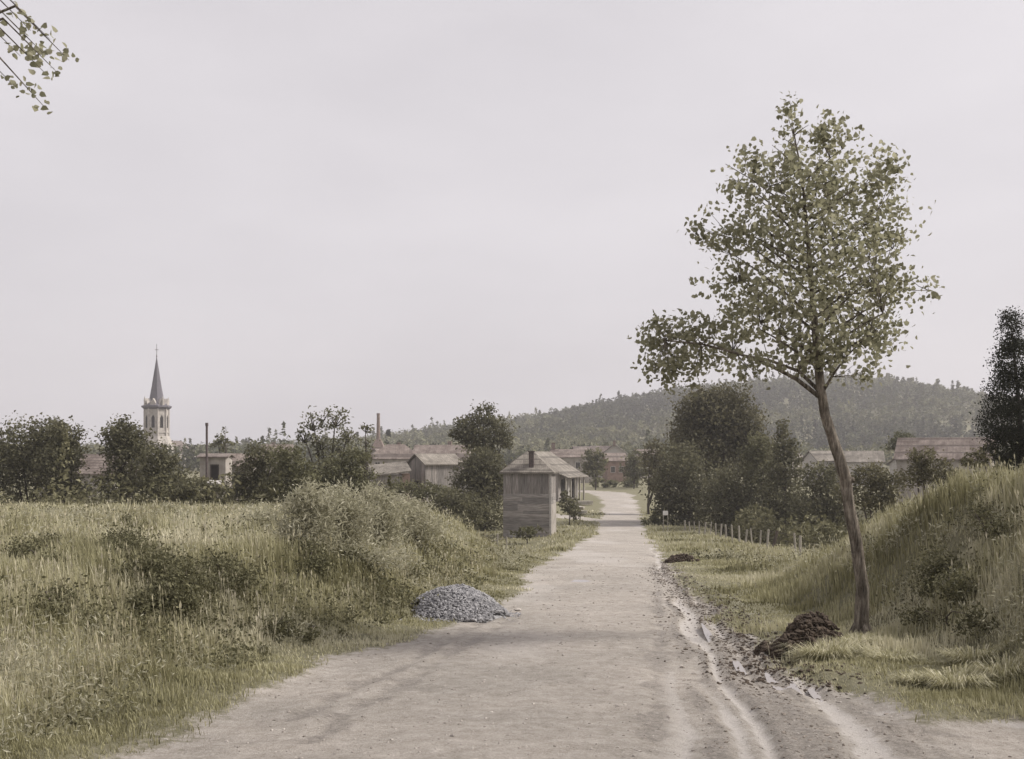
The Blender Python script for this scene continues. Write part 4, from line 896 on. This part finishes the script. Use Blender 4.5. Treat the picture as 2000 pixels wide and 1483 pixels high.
# core of the heap so that it is solid
core = MB(); K = 24
gc = [(cx, cy, Hs(cx, cy)+.37)]
Vc = [gc[0]]; Fc = []
for j, rr in enumerate((.2, .45, .7, .95, 1.1)):
    for i in range(K):
        aa = 2*math.pi*i/K; x, y = cx+math.cos(aa)*rr*.84, cy+math.sin(aa)*rr*1.08; Vc.append((x, y, Hs(x, y)+.38*max(0, 1-rr**1.9)-.05))
for i in range(K): Fc.append((0, 1+i, 1+(i+1) % K))
for j in range(4):
    for i in range(K): Fc.append((1+j*K+i, 1+(j+1)*K+i, 1+(j+1)*K+(i+1) % K, 1+j*K+(i+1) % K))
core.poly(Vc, Fc); co = core.build('core', M['gravel'], gh)
# earth heaps
def earth_heap(name, label, pts, n, rs, hgt, sz):
    Pn = []
    for k in range(n):
        i = random.randrange(len(pts)-1); t = random.random(); q = [pts[i][j]*(1-t)+pts[i+1][j]*t for j in range(3)]
        aa = random.uniform(0, 6.28); rr = math.sqrt(random.random())*rs*q[2]
        x, y = q[0]+math.cos(aa)*rr, q[1]+math.sin(aa)*rr*.8; Pn.append((x, y, Hs(x, y)+hgt*q[2]*max(0, 1-rr/(rs*q[2]+1e-6))**.8))
    o = rocks(name, np.array(Pn), (.3+rng.random(n)**3*1.9)*sz, M['earth'], .8); tag(o, label, 'earth heap'); return o
a0 = g(1600, 1262); a1 = g(1540, 1275); a2 = g(1490, 1268)
earth_heap('earth_heap', 'dark turned earth heap beside the foot of the poplar', [(a0[0]+.1, a0[1]+.3, 1.0), (a0[0]-.05, a0[1]+.3, 1.0), (a1[0]+.0, a1[1]+.1, .6), (a2[0], a2[1]+.05, .28)], 2600, .34, .40, .026)
b0 = g(1326, 1098)
earth_heap('earth_heap', 'small dark earth mound on the right verge further down the road', [(b0[0]-.25, b0[1], .8), (b0[0]+.3, b0[1], 1.1)], 900, .42, .26, .04)
# clods of mud along the ditch side of the road and loose stones
nn = 5200; t = rng.random(nn); mp_ = np.array(MUDP); ii = (t*(len(mp_)-1)).astype(int); ff = t*(len(mp_)-1)-ii
Pm = mp_[ii]*(1-ff)[:, None]+mp_[np.minimum(ii+1, len(mp_)-1)]*ff[:, None]+rng.normal(size=(nn, 2))*np.array([.34, .3])-np.array([.12, 0])
tag(rocks('mud', np.stack([Pm[:, 0], Pm[:, 1], H(Pm[:, 0], Pm[:, 1])], 1), rng.uniform(.008, .035, nn)*rng.random(nn)**.5, M['earth'], .6), 'churned dark mud clods along the right edge of the road', 'mud', kind='stuff')
nn = 6500; Yb_ = 5.8*(40/5.8)**rng.random(nn); Xb_ = ip(Yb_, BANDP)+rng.normal(size=nn)*.55*ip(Yb_, [(6, 1.1), (12, .9), (25, .5), (45, .3)]); stb = band(Xb_, Yb_)[1]; kk = rng.random(nn) < sst(-.1, .4, stb); Xb_, Yb_ = Xb_[kk], Yb_[kk]
tag(rocks('mud', np.stack([Xb_, Yb_, H(Xb_, Yb_)], 1), np.clip(.003+.0008*Yb_, .006, .02)*(.4+rng.random(len(Xb_))**3*1.8), noisy('drying_mud_crumbs', (.12, .1, .08), (.3, .265, .23), 10, bs=0), .55), 'small crumbs of mud thrown up between the cart ruts', 'mud', kind='stuff')
nn = 16000; Yp = 5.6*(45/5.6)**rng.random(nn); Xp = rng.uniform(-.56, .56, nn)*Yp; kk = rng.random(nn) < dirt_mask(Xp, Yp); Xp, Yp = Xp[kk], Yp[kk]
tag(rocks('pebbles', np.stack([Xp, Yp, H(Xp, Yp)], 1), np.clip(.0025+.0005*Yp, .004, .018)*(.4+rng.random(len(Xp))**4*2.2), noisy('road_pebble', (.16, .14, .12), (.5, .46, .42), 9, bs=0), .6), 'loose pebbles scattered over the dirt road', 'pebbles', kind='stuff')
def stone(label, x, y, w_, h_, mt='stone'):
    X, Y = g(x, y); k = Y/FPX; o = rocks('stone', np.array([[0, 0, 0]]), [1.0], M[mt], 1); o.location = (X, Y, Hs(X, Y)+h_*k*.3); o.scale = (w_*k*.5, w_*k*.4, h_*k*.6); tag(o, label, 'stone')
stone('flat pale stone lying in the grass of the right verge', 1464, 1107, 22, 9, 'plaster')
stone('pale stone on the road edge beyond the gravel heap', 1010, 1190, 16, 8)
# puddles in the ruts
def puddle(label, x, y, ln, wd_):
    X, Y = g(x, y); X2 = float(ip(np.array([Y+1]), BANDP)[0]-ip(np.array([Y-1]), BANDP)[0])/2; a = math.atan2(X2, 1); z = Hs(X, Y)
    for q in (-.2, 0, .2): z = min(z, Hs(X+q*math.sin(a), Y+q))
    T_, B_ = [], []
    for i in range(28):
        t_ = 2*math.pi*i/28; r_ = 1+.1*math.sin(3*t_+x)+.07*math.sin(5*t_+y); u_, v_ = math.cos(t_)*ln/2*r_, math.sin(t_)*wd_/2*r_
        T_.append((u_*math.sin(a)+v_*math.cos(a), u_*math.cos(a)-v_*math.sin(a), 0)); B_.append((*T_[-1][:2], -.05))
    m = MB(); m.poly(T_+B_, [tuple(range(28))[::-1], *[(i, (i+1) % 28, 28+(i+1) % 28, 28+i) for i in range(28)]])
    o = m.build('puddle', M['water'], None); o.location = (X, Y, z+.016); tag(o, label, 'puddle', kind='structure')
puddle('long narrow puddle in the outer wheel rut', 1525, 1335, 1.9, .15)
puddle('short puddle beside the mud', 1552, 1334, 1.2, .12)
puddle('little bright puddle at the end of the mud', 1596, 1338, .7, .12)
puddle('small puddle in the inner wheel rut', 1450, 1305, 1.6, .1)
puddle('thin puddle streak further up the rut', 1385, 1240, 2.2, .1)
puddle('pale puddle left of the road centre further down', 1134, 1136, .7, .5)

# ------------------------------------------------------------------ wire fence, sign, timber
fence = empty('wire_fence', (12, 56, Hs(12, 56)), 0, 'wire fence of short wooden posts between the verge and the dark trees', 'fence')
fo = np.array([12, 56, Hs(12, 56)])
PX = [(1338, 1037, 13), (1347, 1040, 14), (1356, 1044, 17), (1366, 1048, 12), (1377, 1051, 12), (1388, 1055, 12), (1398, 1058, 15), (1408, 1060, 14), (1418, 1062, 20), (1430, 1064, 20), (1444, 1066, 18), (1457, 1074, 32), (1468, 1076, 22), (1485, 1080, 26), (1499, 1090, 30), (1512, 1102, 44), (1553, 1092, 26), (1563, 1080, 22)]
tops = []
for i, (x, y, h) in enumerate(PX):
    t = (x-1338)/(1563-1338); Y = 88*(1-t)+42*t
    # put the post where the ground is at this height, as seen along the verge
    X = (x-1000)/FPX*Y; z = Hs(X, Y); zt = EYE+(HOR-(y-h-5))/FPX*Y; zt = min(max(zt, z+.95), z+1.5)
    m = MB(); r = .055+random.uniform(-.012, .015); lx = random.uniform(-.14, .14); zt += random.uniform(-.15, .12)
    if x == 1512: lx = .3; r = .08
    m.tube([(X-fo[0]-lx*.5, Y-fo[1], z-.3-fo[2]), (X-fo[0]+lx*.5, Y-fo[1], zt-fo[2])], [r, r*.9], 7, .1)
    m.build('post', M['dark_wood' if x == 1512 else 'post'], fence, False); tops.append((X-fo[0]+lx*.4, Y-fo[1], zt-fo[2]))
wm = MB()
for dz in (.1, .4):
    for p, q in zip(tops[:-1], tops[1:]): wm.tube([(p[0], p[1], p[2]-dz), (q[0], q[1], q[2]-dz)], [.006, .006], 4)
wm.build('wire', M['iron'], fence)
# two posts and rail left of the tall shed
f2 = empty('rail_fence', (-.9, 72, Hs(-.9, 72)), 0, 'broken rail fence with few pale posts left of the tall shed', 'fence')
for dx, dh in ((-2.6, .8), (-1.5, .7), (-.1, 1.15), (.5, .95)):
    m = MB(); m.tube([(dx, 0, -.4), (dx+.04, 0, dh)], [.06, .05], 6, .1); m.build('post', M['post'], f2)
m = MB(); m.tube([(-2.7, -.08, .2), (.5, -.08, .85)], [.04, .035], 6); m.build('rail', M['post'], f2)
m = MB(); m.tube([(-2.7, -.08, .65), (-.1, -.08, .4)], [.035, .035], 6); m.build('rail', M['post'], f2)
# signboard
sx, sy = (1299.5-1000)/FPX*86, 86; sg = empty('signboard', (sx, sy, Hs(sx, sy)), 0, 'small blank white signboard on two thin posts beside the road', 'sign')
zb = EYE+(HOR-1006.5)/FPX*86-Hs(sx, sy); zt = EYE+(HOR-998)/FPX*86-Hs(sx, sy)
m = MB(); m.box(-.2, .2, -.03, 0, zb, zt); m.build('board', noisy('white_painted_sign', (.68, .66, .63), (.82, .8, .78), 5, bs=.05), sg)
for dx in (-.15, .2):
    m = MB(); m.box(dx-.03, dx+.03, 0.005, .06, -.4, zt-.05); m.build('post', M['post'], sg)
# timber and pale stones by the barn porch
def timber(label, x, y, Y, n, ln, rot):
    X = (x-1000)/FPX*Y; o = empty('timber_stack', (X, Y, Hs(X, Y)), R(rot), label, 'timber stack', 'timber stacks by the barn')
    for i in range(n):
        m = MB(); zz_ = .1+.17*(i//4); u = (i % 4)*.32-.5; m.box(-ln/2+random.uniform(-.2, .2), ln/2, u, u+.26, zz_, zz_+.12, rz=random.uniform(-.05, .05)); m.build('plank', M['post'], o)
timber('pile of pale planks beside the barn porch', 1140, 975, 138, 12, 2.2, 20)
timber('small pile of planks lying by the side track', 1133, 1000, 118, 7, 1.6, 60)
stone_o = rocks('stone', np.array([[0, 0, 0]]), [1.0], M['stone'], 1); stone_o.location = (8.0, 128, Hs(8, 128)+.15); stone_o.scale = (.7, .5, .4); tag(stone_o, 'pale boulder on the grass in front of the barn porch', 'stone')

# ------------------------------------------------------------------ far woods (stuff): the wooded hill and the treeline behind the village
def wood(name, label, xr_, yr_, n, size, lf, keep, mat, per=46, conifer=.25):
    Xw = rng.uniform(*xr_, n); Yw = rng.uniform(*yr_, n); k = keep(Xw, Yw); Xw, Yw = Xw[k], Yw[k]
    Zw = H(Xw, Yw, False); n = len(Xw); hh = size*rng.uniform(.6, 1.35, n)*(1+.5*fbm(Xw, Yw, 70, 3, 78)); con = rng.random(n) < conifer*(Xw > 150)+.06
    q = rng.normal(size=(n, per, 3)); q /= np.linalg.norm(q, axis=2)[..., None]; q *= (rng.random((n, per, 1))**.35)
    q[..., 2] = q[..., 2]*.55+.6
    c = con[:, None]; zc = rng.random((n, per))
    q[..., 0] = np.where(c, q[..., 0]*(1-zc)*.55, q[..., 0]*.55); q[..., 1] = np.where(c, q[..., 1]*(1-zc)*.55, q[..., 1]*.55)
    q[..., 2] = np.where(c, zc*1.5+.1, q[..., 2])
    P = (q*hh[:, None, None]).reshape(-1, 3)+np.repeat(np.stack([Xw, Yw, Zw], 1), per, 0)
    t = np.clip(np.repeat(rng.random(n)*.5+.1+fbm(Xw, Yw, 90, 3, 77)*.9, per)+rng.random(n*per)*.4, 0, 1)
    Vv, F = leaves(P, lf*rng.uniform(.6, 1.4, len(P)), t, 'quad', up=.4)
    o = mesh_np(name, Vv, poly=F, mat=M[mat], fattr={'rnd': t}); tag(o, label, 'woodland', kind='stuff')
wood('hill_wood', 'dense mixed wood covering the long hill beyond the village', (-330, 620), (520, 935), 6800, 6.5, 2.1, lambda x, y: np.abs(x) < .56*y, 'wood_leaf')
wood('treeline', 'distant belt of trees closing the horizon behind the village', (-260, 260), (330, 480), 900, 6.5, 1.5, lambda x, y: (np.abs(x) < .56*y), 'wood_leaf', 60)
wood('undergrowth', 'dark undergrowth filling the stream hollow behind the meadow', (-60, -6), (62, 90), 360, 2.6, .27, lambda x, y: np.abs(x) < .56*y, 'bramble', 210, 0)
wood('undergrowth', 'dark undergrowth in the hollow behind the wire fence', (12, 48), (60, 108), 440, 2.6, .3, lambda x, y: (x > ip(y, [(46, 17), (90, 18.5), (110, 21)])), 'bramble', 190, 0)

# ------------------------------------------------------------------ haze
hz = MB(); hz.box(-900, 900, -30, 1000, -9.5, 95); ho = hz.build('haze', bpy.data.materials.new('summer_haze'), None); tag(ho, 'thin summer haze over the valley', 'haze', kind='stuff')
hm = ho.data.materials[0]; hm.use_nodes = True; hn = hm.node_tree; hn.nodes.clear()
pv = N(hn, 'ShaderNodeVolumePrincipled'); pv.inputs['Density'].default_value = .00042; pv.inputs['Color'].default_value = (.96, .93, .95, 1); pv.inputs['Anisotropy'].default_value = .2
ou = N(hn, 'ShaderNodeOutputMaterial'); hn.links.new(pv.outputs[0], ou.inputs['Volume'])
